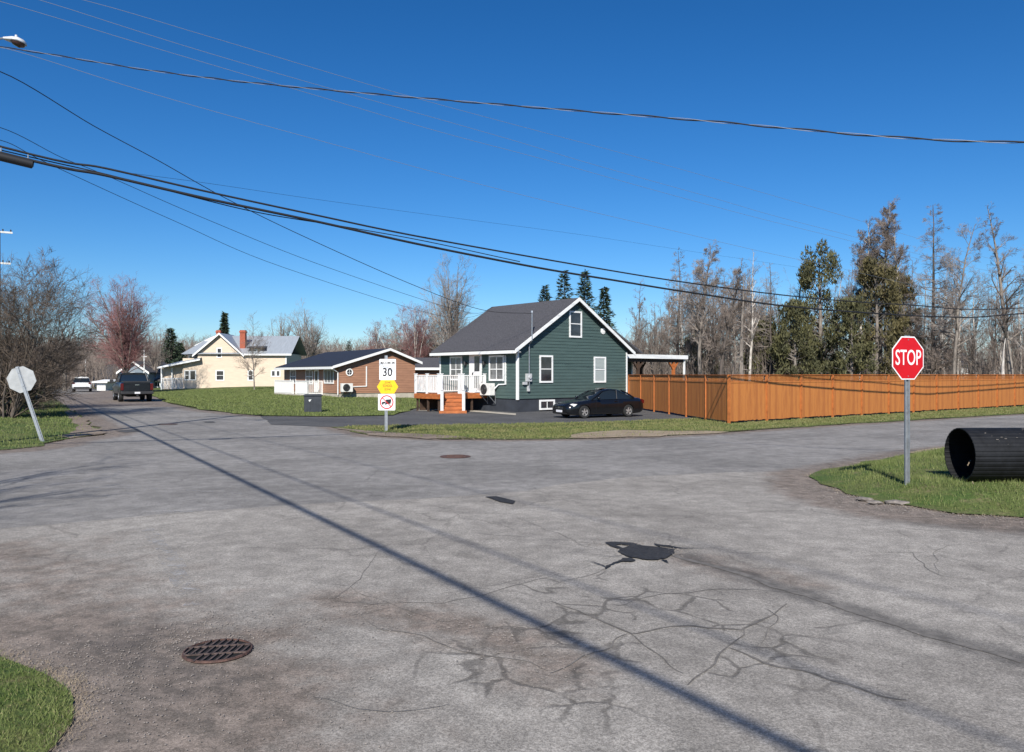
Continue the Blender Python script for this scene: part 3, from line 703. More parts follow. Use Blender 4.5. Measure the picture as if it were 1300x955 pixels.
for i, (u, Y, H) in enumerate([(405, 130, 7.5), (425, 125, 6.6), (465, 130, 6.6), (345, 140, 7.2)]):
    make_tree('bare_tree', 'low thin leafless tree behind the roof of the brown house', 'tree', gp(u, Y), 40 + i, H, .14, 'fork', 'twig_grey', 'bark_grey', levels=4, dens=.7, spread=.6, group='low leafless trees behind the brown house')
bt = [(480, 88, 7.2, 'pinkish leafless birch, leftmost behind the brown house gable'), (505, 84, 7.8, 'leafless birch with white forking stems, second from left behind the brown house'),
      (528, 80, 9.0, 'reddish leafless birch with white stems, third from left behind the brown house'), (546, 84, 8.6, 'leafless birch with white stems close to the left of the green house roof')]
for i, (u, Y, H, lb) in enumerate(bt):
    make_tree('birch_tree', lb, 'tree', gp(u, Y), 50 + i, H, .15, 'fork', 'twig_red' if i in (0, 2) else 'twig_brown', 'bark_birch', levels=4, dens=1.15, spread=.55, up=.05)
make_tree('poplar_tree', 'tall upright leafless tree rising just left of the green house roof', 'tree', gp(573, 74), 60, 11.2, .20, 'fork', 'twig_grey', 'bark_grey', levels=4, dens=1.15, spread=.25, up=.35)
for u, Y, H, r, lb in [(692, 78, 10.6, 1.9, 'dark spruce behind the green house roof, leftmost of the four'), (716, 74, 11.6, 2.4, 'widest dark spruce behind the green house roof, second of the four'),
                    (743, 72, 11.3, 2.2, 'pointed spruce behind the ridge of the green house, third of the four'), (767, 70, 9.6, 1.8, 'spruce right of the green house gable peak, rightmost of the four')]:
    conifer('spruce_tree', lb, gp(u, Y), int(u), H, r, group='spruces behind the green house', dens=1.75 + .25 * math.sin(u), drop=-.12 - .1 * math.cos(u * 3), ragged=.5, leaf=.25)

make_tree('bare_tree', 'leafless roadside tree just outside the left edge of the picture', 'tree', (-10.6, 3.4, -.05), 91, 9.5, .15, 'fork', 'twig_grey', 'bark_grey', levels=4, dens=.7, spread=.6)
# wood behind the fence: named trees first
W1 = [
 ('larch_tree', 'tall straight leafless larch right of the green house porch', 861, 62, 11.8, .15, 'larch', 'twig_brown', 'bark_dark', dict(levels=4, dens=1.2, low=.3)),
 ('bare_tree', 'tall crooked leafless tree with a wide pale crown right of the porch larch', 890, 58, 11.6, .17, 'crook', 'twig_grey', 'bark_grey', dict(levels=4, dens=1.4, spread=.30, low=.35)),
 ('bare_tree', 'dark trunked leafless tree behind the corner of the orange fence', 911, 55, 9.8, .16, 'crook', 'twig_brown', 'bark_dark', dict(levels=4, dens=1.2, spread=.28, low=.3)),
 ('dead_tree', 'thick grey dead tree with short broken branches above the fence', 941, 54, 8.8, .21, 'snag', 'twig_grey', 'bark_grey', dict(levels=3, dens=1.0, low=.25)),
 ('bare_tree', 'slim pale leafless tree beside the thick dead tree', 950, 60, 11.3, .13, 'pole', 'twig_grey', 'bark_birch', dict(levels=3, dens=.9, spread=.18, low=.35)),
 ('dead_tree', 'dark dead conifer with drooping twigs left of the olive cedars', 980, 60, 10.5, .14, 'larch', 'twig_grey', 'bark_dark', dict(levels=4, dens=.8, low=.35)),
 ('bare_tree', 'leafless tree with bent twin tops just left of the olive cedars', 997, 64, 11.5, .14, 'crook', 'twig_brown', 'bark_grey', dict(levels=3, dens=.8, spread=.2, low=.45)),
 ('bare_tree', 'tallest leafless tree with a twiggy brown top behind the stop sign', 1118, 62, 15.6, .22, 'pole', 'twig_brown', 'bark_grey', dict(levels=4, dens=1.5, spread=.26, low=.45)),
 ('bare_tree', 'tall pale trunked tree left of the tallest tree behind the stop sign', 1090, 62, 14.0, .17, 'pole', 'twig_brown', 'bark_birch', dict(levels=4, dens=1.5, spread=.24, low=.45)),
 ('bare_tree', 'tall pale trunked tree directly above the stop sign', 1143, 66, 15.2, .17, 'pole', 'twig_brown', 'bark_birch', dict(levels=4, dens=1.4, spread=.20, low=.5)),
 ('larch_tree', 'tall dark larch with level branches right of the stop sign', 1183, 60, 14.9, .19, 'larch', 'twig_brown', 'bark_dark', dict(levels=4, dens=1.6, low=.12)),
 ('bare_tree', 'broad leafless tree with fine twigs right of the tall larch', 1209, 58, 13.0, .16, 'crook', 'twig_grey', 'bark_grey', dict(levels=4, dens=1.15, spread=.34, low=.3)),
 ('bare_tree', 'tall leafless tree with a pale forked trunk near the right edge', 1286, 56, 14.2, .22, 'pole', 'twig_brown', 'bark_grey', dict(levels=4, dens=1.0, spread=.22, low=.25)),
 ('bare_tree', 'leafless tree cut by the right edge of the picture', 1306, 54, 12.8, .2, 'pole', 'twig_brown', 'bark_grey', dict(levels=4, dens=.95, spread=.22, low=.3)),
 ('tree_stump', 'tall pale broken trunk without branches near the right edge', 1273, 52, 4.4, .19, 'snag', 'twig_grey', 'bark_birch', dict(levels=1, dens=.2, low=.5)),
]
for i, (nm, lb, u, Y, H, r0, st, tw, bk, k) in enumerate(W1):
    make_tree(nm, lb, 'tree', gp(u, Y), 100 + i, H, r0, st, tw, bk, **k)
cedar('cedar_tree', 'olive green cedar with a loose rounded top left of the stop sign', gp(1040, 60), 1, 11.5, 2.1, n=9000, base=.12)
cedar('cedar_tree', 'dense olive cedar filling the gap left of the loose rounded one', gp(1008, 58), 2, 7.0, 1.7, n=6000, base=.1)
cedar('cedar_tree', 'tall olive cedar directly behind the stop sign', gp(1112, 60), 3, 10.6, 2.0, n=9000, base=.12, m='cedar_brown')
cedar('cedar_tree', 'broad olive cedar beside the tall one, left of the stop sign', gp(1080, 57), 4, 7.2, 1.7, n=6000, base=.1)
cedar('cedar_tree', 'low olive cedar just above the fence left of the denser cedars', gp(972, 62), 5, 5.8, 1.9, n=6000, base=.1)
cedar('cedar_tree', 'small olive cedar behind the porch end of the fence', gp(884, 66), 6, 4.7, 1.8, n=4000, base=.1)
cedar('cedar_tree', 'narrow dark cedar right of the stop sign', gp(1147, 64), 7, 9.6, 1.4, n=6000, base=.1, m='cedar_brown')
# the thicket: prototypes copied
protos = []
for i, (st, tw, bk, H, r0, k) in enumerate([('pole', 'twig_grey', 'bark_grey', 9, .10, dict(levels=4, dens=1.0, spread=.20, low=.3)), ('crook', 'twig_brown', 'bark_grey', 9, .11, dict(levels=4, dens=1.1, spread=.28, low=.25)),
          ('fork', 'twig_brown', 'bark_dark', 8, .10, dict(levels=4, dens=.55, spread=.45)), ('crook', 'twig_grey', 'bark_birch', 9, .10, dict(levels=3, dens=.8, spread=.24, low=.35)), ('pole', 'twig_brown', 'bark_dark', 10, .11, dict(levels=4, dens=1.0, spread=.2, low=.35))]):
    lb = ['thin grey leafless tree in the wood behind the orange fence', 'crooked brown leafless tree in the wood behind the orange fence', 'low forking leafless tree in the wood behind the orange fence', 'white barked leafless birch in the wood behind the orange fence', 'thin dark leafless tree in the wood behind the orange fence'][i]
    protos.append([make_tree(['bare_tree', 'bare_tree', 'bare_tree', 'birch_tree', 'bare_tree'][i], lb, 'tree', (0, 0, 0), 200 + i, H, r0, st, tw, bk, group=['thin grey trees', 'crooked brown trees', 'forking trees', 'white barked birches', 'thin dark trees'][i] + ' in the wood behind the fence', **k), False, H])
rnd = random.Random(77)
def topv(u):      # ragged skyline of the wood
    for a, b, v in [(780, 800, 395), (800, 850, 365), (850, 905, 335), (905, 1000, 345), (1000, 1060, 360), (1060, 1160, 330), (1160, 1240, 335), (1240, 1262, 410), (1262, 1700, 345)]:
        if a <= u < b: return v
    return 395
us = [785 + 5.6 * i for i in range(96)] + [rnd.uniform(1330, 1900) for _ in range(18)] + [rnd.uniform(795, 1000) for _ in range(26)] + [rnd.uniform(1150, 1300) for _ in range(14)]
for i, u in enumerate(us):
    u += rnd.uniform(-5, 5); Y = rnd.uniform(60, 80); p = rnd.choice(protos); tv = topv(u) + rnd.uniform(-8, 62)
    h = (475 - tv) / 1000 * Y + CAMH; o = p[0] if not p[1] else copy_tree(p[0]); p[1] = True
    if u > 1300: Y = rnd.uniform(50, 75)
    o.location = gp(u, Y); o.rotation_euler.z = rnd.uniform(0, 6.28); s = h / p[2]; o.scale = (s * .9, s * .9, s)

# undergrowth and far woods: nobody could count the stems
def thicket(name, label, area, count, hmin, hmax, m, seed, wid=.02, z=-.05, hill=None, twigs=5):
    rnd = random.Random(seed); mb = MB()
    for i in range(count):
        x, y = area(rnd); z0 = z + (hill(x, y) if hill else 0); h = rnd.uniform(hmin, hmax)
        p = Vector((x, y, z0)); q = p + Vector((rnd.gauss(0, .12) * h, rnd.gauss(0, .12) * h, h)); mid = p.lerp(q, .5) + Vector((rnd.gauss(0, .05) * h, 0, 0))
        mb.tube([p, mid, q], [wid, wid * .7, wid * .25], 3, cap=False)
        for k in range(twigs):
            t = rnd.uniform(.2, .98); s = p.lerp(q, t); a = rnd.uniform(0, 6.28); l = h * rnd.uniform(.15, .38)
            e = s + Vector((math.cos(a) * l * .6, math.sin(a) * l * .6, l * rnd.uniform(.4, .9))); mb.tube([s, e], [wid * .45, wid * .15], 3, cap=False)
            e2 = s.lerp(e, .5) + Vector((rnd.gauss(0, .3) * l, rnd.gauss(0, .3) * l, l * .5)); mb.tube([s.lerp(e, .45), e2], [wid * .35, wid * .15], 3, cap=False)
    o = mb.build(name, M[m], fixn=False); tag(o, label, 'undergrowth', kind='stuff'); return o
def fence_back(rnd):
    u = rnd.uniform(790, 1700); Y = rnd.uniform(58, 82); return ((u - 650) / 1000 * Y, Y)
thicket('undergrowth', 'brown leafless undergrowth filling the wood behind the orange fence', fence_back, 2600, 2.0, 4.6, 'twig_brown', 5, .022)
def hill_h(x, y): return max(0, 16 * ss(150, 420, y) * (1 - .55 * ss(-150, 60, x)))
# low wooded hill
hv = []; hf = []; nx, ny = 60, 16
for j in range(ny):
    for i in range(nx):
        x = -520 + i * 20; y = 150 + j * 22; hv.append((x, y, -.06 + hill_h(x, y) + (.8 * noise.noise(Vector((x * .02, y * .02, 0))) if j > 2 else 0)))
for j in range(ny - 1):
    for i in range(nx - 1): a = j * nx + i; hf.append((a, a + 1, a + nx + 1, a + nx))
hb = MB(); hb.add(hv, hf); o = hb.build('hill', M['woodland'], fixn=False, smooth=True); o['kind'] = 'structure'
def far_l(rnd):
    y = rnd.uniform(135, 330); u = rnd.uniform(-60, 660); return ((u - 650) / 1000 * y, y)
thicket('far_woods', 'brown leafless far woods on the low hill beyond the houses', far_l, 5200, 4.0, 7.5, 'twig_brown', 6, .085, hill=hill_h, twigs=6)
def far_l2(rnd):
    y = rnd.uniform(100, 130); u = rnd.uniform(-40, 150); return ((u - 650) / 1000 * y, y)
thicket('far_scrub', 'reddish brown leafless scrub at the far end of the street', far_l2, 900, 2.5, 6.0, 'twig_brown', 7, .035)
def far_r(rnd):
    y = rnd.uniform(84, 125); u = rnd.uniform(560, 1700); return ((u - 650) / 1000 * y, y)
thicket('far_woods', 'grey brown woods deeper behind the fence and the green house', far_r, 2600, 3.0, 7.2, 'twig_grey', 8, .04)

# ------------------------------------------------------------------ buildings
def siding(mb, o, d, nrm, z0, z1, xr, step=.165, proud=.022, m=0):
    """clapboards on a wall plane: o origin, d direction along the wall, nrm outward; xr(z) -> (x0,x1)"""
    o = Vector(o); d = Vector(d); nrm = Vector(nrm); z = z0
    while z < z1 - .01:
        zt = min(z + step, z1); a0, a1 = xr(z); b0, b1 = xr(zt)
        if a1 - a0 > .02:
            if b1 - b0 < 0: b0 = b1 = (b0 + b1) / 2
            lo = lambda x, k, zz: o + d * x + nrm * k + Vector((0, 0, zz))
            mb.add([lo(a0, proud, z), lo(a1, proud, z), lo(b1, .002, zt), lo(b0, .002, zt), lo(a0, 0, z), lo(a1, 0, z)], [(0, 1, 2, 3), (4, 5, 1, 0)], m)
        z = zt
def window(parent, o, d, nrm, x0, x1, z0, z1, glass, bars=((), ()), fw=.07, name='window', sash=True, frame='white'):
    """frame proud of the wall, glass behind it; bars: fractions of vertical and horizontal glazing bars"""
    o = Vector(o); d = Vector(d); nrm = Vector(nrm); Z = Vector((0, 0, 1)); mb = MB()
    def bx(xa, xb, za, zb, k0, k1, b=mb):
        vs = [o + d * x + Z * z + nrm * k for x, z, k in [(xa, za, k0), (xb, za, k0), (xb, za, k1), (xa, za, k1), (xa, zb, k0), (xb, zb, k0), (xb, zb, k1), (xa, zb, k1)]]
        b.add(vs, [(0, 3, 2, 1), (4, 5, 6, 7), (0, 1, 5, 4), (1, 2, 6, 5), (2, 3, 7, 6), (3, 0, 4, 7)])
    bx(x0 - fw, x0 + .02, z0 - fw, z1 + fw, .0, .05); bx(x1 - .02, x1 + fw, z0 - fw, z1 + fw, .0, .05)
    bx(x0 + .02, x1 - .02, z1 - .02, z1 + fw, .0, .05); bx(x0 + .02, x1 - .02, z0 - fw, z0 + .02, .0, .065)
    for f in bars[0]: x = x0 + (x1 - x0) * f; bx(x - .018, x + .018, z0 + .02, z1 - .02, .018, .040)
    for f in bars[1]: z = z0 + (z1 - z0) * f; bx(x0 + .02, x1 - .02, z - .022, z + .022, .020, .044)
    w = mb.build(name, M[frame], parent); g = MB(); bx(x0 + .01, x1 - .01, z0 + .01, z1 - .01, .016, .022, g); g.build('pane', M[glass], w)
    return w

# --- green house -----------------------------------------------------------
H0 = (.277, 39.58, 0); TH = R(40)
house = thing('green_house', 'dark green clapboard house with grey shingle roof and white trim', 'house', H0, TH)
LX, LY, FZ, EZ, RX, RZ = 8.15, 6.77, .65, 3.27, 4.08, 5.86
def gable(z, lx=LX, e=EZ, rx=RX, rz=RZ):
    if z <= e: return (0, lx)
    t = (z - e) / (rz - e); return (rx * t, lx - (lx - rx) * t)
mb = MB(); mb.prism([(.0, FZ), (LX, FZ), (LX, EZ), (RX, RZ - .03), (0, EZ)], .003, LY, 1)
siding(mb, (0, 0, 0), (1, 0, 0), (0, -1, 0), FZ, RZ - .1, gable)
siding(mb, (0, 0, 0), (0, 1, 0), (-1, 0, 0), FZ, EZ, lambda z: (0, LY))
mb.build('wall', M['green'], house)
MB().box(.03, LX - .03, .03, LY - .03, -.2, FZ).build('foundation', M['charcoal'], house)
sl_ = (RZ - EZ) / RX
def roof_slab(mb, ridge, eave, y0, y1, th=.12):
    (x0, z0), (x1, z1) = ridge, eave; d = Vector((x1 - x0, 0, z1 - z0)).normalized(); n_ = Vector((-d.z, 0, d.x))
    if n_.z < 0: n_ = -n_
    a = Vector((x0, 0, z0)); b = Vector((x1, 0, z1)); vs = []
    for y in (y0, y1):
        for p in (a, b, b + n_ * th, a + n_ * th): vs.append((p.x, y, p.z))
    mb.add(vs, [(0, 3, 2, 1), (4, 5, 6, 7), (0, 1, 5, 4), (1, 2, 6, 5), (2, 3, 7, 6), (3, 0, 4, 7)])
ov = .38
rf = MB(); roof_slab(rf, (RX, RZ + .005), (-ov, EZ - ov * sl_), -.28, LY + .35); roof_slab(rf, (RX, RZ + .005), (LX + ov, EZ - ov * sl_), -.28, LY + .35)
roof = rf.build('roof', M['shingle'], house)
rk = MB()
for sx, ex in ((RX, -ov - .02), (RX, LX + ov + .02)):
    zr, ze = RZ + .03, EZ - (ov + .02) * sl_ + .03
    rk.bar((sx, -.30, zr), (ex, -.30, ze), .035, .17, up=(0, 1, 0)) if False else rk.prism([(sx, zr - .10), (ex, ze - .10), (ex, ze + .09), (sx, zr + .09)], -.325, -.283, 1)
rk.box(-ov - .12, -ov - .003, -.30, LY + .35, EZ - ov * sl_ - .10, EZ - ov * sl_ + .05)     # gutter
rk.box(-ov + .01, -.003, -.27, LY + .33, EZ - ov * sl_ - .035, EZ - ov * sl_ - .012)        # soffit
rk.build('fascia', M['white'], house)
for bxs in ([(-.03, .07, -.04, -.004), (-.04, -.004, -.004, .08)], [(LX - .07, LX + .03, -.04, .05)], [(-.04, -.004, LY - .08, LY + .02)]):
    tr = MB()
    for a_, b_, c_, d_ in bxs: tr.box(a_, b_, c_, d_, FZ - .05, EZ - .12)
    tr.build('corner_trim', M['white'], house)
GW = ((0, 0, 0), (1, 0, 0), (0, -1, 0)); FW = ((0, 0, 0), (0, 1, 0), (-1, 0, 0))
window(house, *GW, 1.53, 2.33, 1.52, 2.80, 'glass', ((), (.5,)))
window(house, *GW, 5.53, 6.34, 1.50, 2.78, 'blind_glass', ((), (.5,)))
window(house, *GW, 3.66, 4.46, 3.92, 5.20, 'glass', ((), (.52,)))
window(house, *GW, 1.53, 2.46, .12, .50, 'glass', ((.5,), ()), name='basement_window')
window(house, *FW, 1.10, 2.20, 1.62, 2.80, 'curtain_glass', ((.5,), (.45,)))
window(house, *FW, 4.72, 5.72, 1.62, 2.80, 'curtain_glass', ((.5,), (.45,)))
# front door with storm glass
dm = MB(); dm.box(-.05, 0, 2.90, 3.98, .90, 3.02); door = dm.build('door', M['white'], house)
g = MB(); g.box(-.062, -.052, 3.06, 3.50, 2.05, 2.85); g.box(-.062, -.052, 3.06, 3.50, 1.15, 1.85); g.build('pane', M['glass'], door)
MB().box(-.10, -.055, 3.62, 3.66, 1.85, 1.98).build('handle', M['dark_metal'], door)
for y in (2.62, 4.28):
    l = MB(); l.box(-.06, 0, y - .05, y + .05, 2.35, 2.55); l.lathe([(.02, .0), (.07, .03), (.06, .2), (.02, .24)], (-.14, y, 2.36), (0, 0, 1), 10); l.build('wall_lamp', M['dark_metal'], house)
v = MB(); v.cyl((6.17, -.03, 4.27), (0, 1, 0), .17, .05, 20); v.cyl((6.17, -.06, 4.27), (0, 1, 0), .10, .03, 20); v.build('gable_vent', M['white'], house)
# meter, mast and conduit
mt = MB(); mt.tube([(.68, -.12, 1.9), (.68, -.12, 3.4), (.68, -.33, 3.6), (.68, -.33, 5.0)], .03, 8); mt.lathe([(.03, 0), (.06, .02), (.05, .12), (.0, .14)], (.68, -.33, 4.98), (0, 0, 1), 10)
mt.tube([(.68, -.12, 1.5), (.68, -.12, 1.2)], .03, 8)
mt.build('service_mast', M['grey_metal'], house)
mt = MB(); mt.box(.50, .84, -.16, -.015, 1.52, 1.92); mt.box(.30, .55, -.14, -.015, 1.36, 1.50); mt.box(.60, .74, -.12, -.015, 1.02, 1.3); mt.cyl((.68, -.18, 1.74), (0, 1, 0), .09, .08, 16)
mt.build('electric_meter', M['grey_box'], house, bevel=.01)
# white line cover on the front wall
lc = MB(); lc.bar((-.04, .90, 2.85), (-.04, .90, 1.36), .07, .06, up=(0, 1, 0)); lc.bar((-.04, .93, 1.38), (-.04, 1.45, 1.36), .06, .06); lc.bar((-.05, 1.43, 1.37), (-.18, 1.62, 1.15), .06, .05)
lc.build('line_cover', M['white'], house)
# rear wing with its lower roof
wg = MB(); wg.box(6.9, 11.1, 2.2, LY, .0, 3.3); wg.prism([(6.9, 3.3), (11.1, 3.3), (6.9, 5.4)], 2.2, LY, 1)
siding(wg, (0, 2.2, 0), (1, 0, 0), (0, -1, 0), .3, 3.3, lambda z: (LX + .05, 11.1)); wing = wg.build('rear_wing', M['green'], house)
rw = MB(); roof_slab(rw, (6.8, 5.62), (11.7, 3.17), 1.9, LY + .3, .1); rw.build('roof', M['shingle'], wing)
MB().box(11.02, 11.14, 2.16, 2.19, .3, 3.2).build('corner_trim', M['white'], wing)
# porch roof beside the house
po = thing('side_porch', 'flat white edged porch roof on orange posts right of the green house', 'porch', H0, TH)
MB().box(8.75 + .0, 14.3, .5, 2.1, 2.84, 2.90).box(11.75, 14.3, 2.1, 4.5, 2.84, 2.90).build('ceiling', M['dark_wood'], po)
MB().box(8.72, 14.35, .44, .49, 2.82, 3.06).box(14.31, 14.36, .49, 4.5, 2.82, 3.06).box(8.72, 14.31, .49, 2.14, 2.96, 3.04).box(11.72, 14.31, 2.14, 4.5, 2.96, 3.04).build('fascia', M['white'], po)
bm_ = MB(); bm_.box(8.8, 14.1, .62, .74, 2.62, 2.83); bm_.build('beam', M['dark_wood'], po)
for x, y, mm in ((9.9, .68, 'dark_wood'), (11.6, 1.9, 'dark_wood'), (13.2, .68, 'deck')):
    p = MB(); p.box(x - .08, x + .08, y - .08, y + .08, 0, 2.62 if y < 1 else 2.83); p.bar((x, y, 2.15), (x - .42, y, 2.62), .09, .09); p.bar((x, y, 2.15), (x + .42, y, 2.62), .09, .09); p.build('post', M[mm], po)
p = MB(); p.box(14.12, 14.22, .56, .66, 0, 2.82); p.build('downpipe', M['white'], po)

# --- deck ------------------------------------------------------------------
dk = thing('front_deck', 'orange stained deck with white railing and steps at the green house door', 'deck', H0, TH)
DX, DY0, DY1, DZ = -3.06, 2.5, 4.7, .90
MB().box(DX, -.02, DY0, DY1, DZ - .04, DZ).build('deck_floor', M['deck'], dk)
f = MB(); f.box(DX, -.02, DY0 - .04, DY0 - .002, DZ - .26, DZ - .01); f.box(DX - .04, DX - .002, DY0 - .04, DY1, DZ - .26, DZ - .01); f.build('rim_board', M['deck'], dk)
for x, y in ((DX + .1, DY0 + .12), (DX + .1, DY1 - .12), (-.9, DY0 + .12), (-1.5, DY1 - .3), (DX + .1, 3.6)):
    MB().box(x - .045, x + .045, y - .045, y + .045, -.1, DZ - .04).build('support_post', M['dark_wood'], dk)
MB().box(-2.9, -.3, DY1 - .25, DY1 - .2, .02, .8).build('skirt_board', M['dark_wood'], dk)
SW, NS, RUN, SC, SA_ = .53, 5, 1.0, Vector((-2.45, 2.20, 0)), R(-34)      # the steps leave the corner at an angle
def stair_part(mb, name, m='deck'):
    o = mb.build(name, M[m], dk); o.location = SC; o.rotation_euler.z = SA_; return o
for i in range(NS):
    z = DZ * (i) / NS; y = -RUN + RUN * i / NS
    stair_part(MB().box(-SW, SW, y, y + RUN / NS + .04, z + .14, z + .175).box(-SW + .02, SW - .02, y + .03, y + .05, z, z + .137), 'step')
stair_part(MB().box(-SW - .14, SW + .14, -RUN - .30, -RUN + .02, -.02, .10), 'bottom_step')
for x in (-SW - .03, SW + .005): stair_part(MB().prism([(-RUN - .02, 0), (-RUN + .1, .0), (0, DZ - .28), (0, DZ - .06), (-RUN - .02, .12)], x, x + .025, 0), 'stringer')
Sm = Matrix.Translation(SC) @ Matrix.Rotation(SA_, 4, 'Z'); c1 = Sm @ Vector((-SW, 0, 0)); c2 = Sm @ Vector((SW, 0, 0))
MB().prism([(DX, DY0 - .045), (c1.x, c1.y), (c2.x, c2.y), (-1.75, DY0 - .045)], DZ - .25, DZ - .002, 2).build('landing_corner', M['deck'], dk)
def rail(p, q, zb, zt, n, name='railing'):
    mb = MB(); p = Vector(p); q = Vector(q)
    mb.bar(p + Vector((0, 0, zt)), q + Vector((0, 0, zt)), .06, .05); mb.bar(p + Vector((0, 0, zb)), q + Vector((0, 0, zb)), .05, .05)
    for i in range(1, n):
        c = p.lerp(q, i / n); mb.bar(c + Vector((0, 0, zb + .02)), c + Vector((0, 0, zt - .02)), .032, .032)
    mb.build(name, M['white'], dk)
zt = .92; zb = .09
rail((DX + .04, DY0 + .05, DZ), (DX + .04, DY1 - .04, DZ), zb, zt, 20)
rail((DX + .05, DY1 - .04, DZ), (-.06, DY1 - .04, DZ), zb, zt, 24)
rail((-1.75, DY0 + .05, DZ), (-.06, DY0 + .05, DZ), zb, zt, 16)
for x in (-SW, SW): rail(Sm @ Vector((x, 0, DZ)), Sm @ Vector((x, -RUN, .06)), .12, .90, 8, 'stair_railing')
q1 = Sm @ Vector((-SW, -RUN, 0)); q2 = Sm @ Vector((SW, -RUN, 0))
for x, y, z in ((DX + .04, DY0 + .05, DZ), (DX + .04, DY1 - .04, DZ), (DX + .04, 3.6, DZ), (c2.x, c2.y, DZ), (-1.75, DY0 + .05, DZ), (-.1, DY0 + .05, DZ), (q1.x, q1.y, .1), (q2.x, q2.y, .1), (c1.x, c1.y, DZ), (-.1, DY1 - .04, DZ)):
    MB().box(x - .055, x + .055, y - .055, y + .055, z - .05, z + 1.0).box(x - .075, x + .075, y - .075, y + .075, z + 1.0, z + 1.03).build('railing_post', M['white'], dk)

def heat_pump(label, loc, rz, s=1.0, legs=True):
    t = thing('heat_pump', label, 'heat pump', loc, rz)
    MB().box(-.42 * s, .42 * s, -.17 * s, .17 * s, 0, .62 * s).build('casing', M['unit_white'], t, bevel=.015)
    g = MB()
    for r in (.09, .15, .21, .265): g.tube([(-.08 * s + r * s * math.cos(a * math.pi / 12), -.185 * s, .31 * s + r * s * math.sin(a * math.pi / 12)) for a in range(25)], .008, 4, cap=False)
    for k in range(6): a = k * math.pi / 3; g.bar((-.08 * s, -.187 * s, .31 * s), (-.08 * s + .265 * s * math.cos(a), -.187 * s, .31 * s + .265 * s * math.sin(a)), .008, .008)
    g.build('fan_grille', M['dark_metal'], t)
    d = MB(); d.cyl((-.08 * s, -.172 * s, .31 * s), (0, 1, 0), .265 * s, .006, 28); d.build('fan_opening', M['dark_metal'], t)
    b = MB()
    for x in (-.32 * s, .32 * s): b.bar((x, -.15, -.02), (x, .28, -.02), .03, .04); b.bar((x, -.13, -.03), (x, .28, -.42), .03, .03); b.bar((x, .28, .2), (x, .28, -.45), .03, .03)
    b.build('wall_bracket', M['grey_metal'], t)
    return t
Hm = Matrix.Translation(H0) @ Matrix.Rotation(TH, 4, 'Z')
heat_pump('white heat pump on a bracket beside the green house deck', Hm @ Vector((-.34, 2.02, .80)), TH - R(90))

# --- brown house -------------------------------------------------------------
ANG = math.atan2(.55, .835); BO = Vector((-12.1, 55, 0)); bh = thing('brown_house', 'low brown clapboard house with navy roof and cream foundation', 'house', BO, ANG)
BL, BD, BF, BEL, BER, BRX, BRZ = 5.9, 12.3, .55, 2.52, 2.84, 3.76, 3.66
def bg_(z):
    a = 0 if z < BEL else BRX * (z - BEL) / (BRZ - BEL); b = BL if z < BER else BL - (BL - BRX) * (z - BER) / (BRZ - BER); return (a, b)
mb = MB(); mb.prism([(0, BF), (BL, BF), (BL, BER), (BRX, BRZ - .02), (0, BEL)], .003, BD, 1)
siding(mb, (0, 0, 0), (1, 0, 0), (0, -1, 0), BF, BRZ - .06, bg_, .125); siding(mb, (0, 0, 0), (0, 1, 0), (-1, 0, 0), BF, BEL, lambda z: (0, BD), .125)
mb.build('wall', M['tan_brown'], bh); MB().box(.03, BL - .03, .03, BD - .03, -.3, BF).build('foundation', M['concrete'], bh)
k1 = (BRZ - BEL) / BRX; k2 = (BRZ - BER) / (BL - BRX)
rf = MB(); roof_slab(rf, (BRX, BRZ), (-.55, BEL - .55 * k1), -.35, BD + .5); roof_slab(rf, (BRX, BRZ), (BL + .4, BER - .4 * k2), -.35, BD + .5); rf.build('roof', M['navy_roof'], bh)
fk = MB(); z0, z1, z2 = BRZ + .02, BEL - .55 * k1 + .02, BER - .4 * k2 + .02
fk.prism([(BRX, z0 - .09), (-.57, z1 - .09), (-.57, z1 + .09), (BRX, z0 + .09)], -.395, -.354, 1); fk.prism([(BRX, z0 - .09), (BL + .42, z2 - .09), (BL + .42, z2 + .09), (BRX, z0 + .09)], -.395, -.354, 1)
fk.box(-.70, -.56, -.36, BD + .5, z1 - .13, z1 + .04); fk.build('fascia', M['white'], bh)
dp = MB(); dp.tube([(-.62, -.36, z1 - .1), (-.35, -.2, 2.15), (-.08, -.06, 2.0), (-.08, -.06, .45)], .04, 8); dp.build('downpipe', M['white'], bh)
BGW = ((0, 0, 0), (1, 0, 0), (0, -1, 0)); BFW = ((0, 0, 0), (0, 1, 0), (-1, 0, 0))
rw_ = MB(); c = (.78, -.03, 2.02)
ring = [(c[0] + .23 * math.cos(a * math.pi / 14), -.035, c[2] + .23 * math.sin(a * math.pi / 14)) for a in range(29)]
rw_.tube(ring, .045, 6, cap=False); rw_.bar((c[0] - .2, -.045, c[2]), (c[0] + .2, -.045, c[2]), .02, .02); rw_.bar((c[0], -.045, c[2] - .2), (c[0], -.045, c[2] + .2), .02, .02)
rw_ = rw_.build('round_window', M['white'], bh); MB().cyl((c[0], -.02, c[2]), (0, 1, 0), .22, .012, 24).build('pane', M['glass'], rw_)
window(bh, *BFW, .95, 2.8, 1.28, 2.2, 'curtain_glass', ((.33, .66), ()))
window(bh, *BFW, 5.3, 6.8, 1.2, 2.2, 'curtain_glass', ((.5,), (.5,)))
window(bh, *BFW, 9.3, 10.6, 1.2, 2.2, 'curtain_glass', ((.5,), (.5,)))
d_ = MB(); d_.box(-.05, 0, 3.95, 4.9, .55, 2.25); d_ = d_.build('door', M['white'], bh); MB().box(-.06, -.052, 4.15, 4.7, 1.3, 2.1).build('pane', M['glass'], d_)
pc = MB(); pc.bar((-.05, -.0, 0), (-.05, .01, 0), .01) if False else None
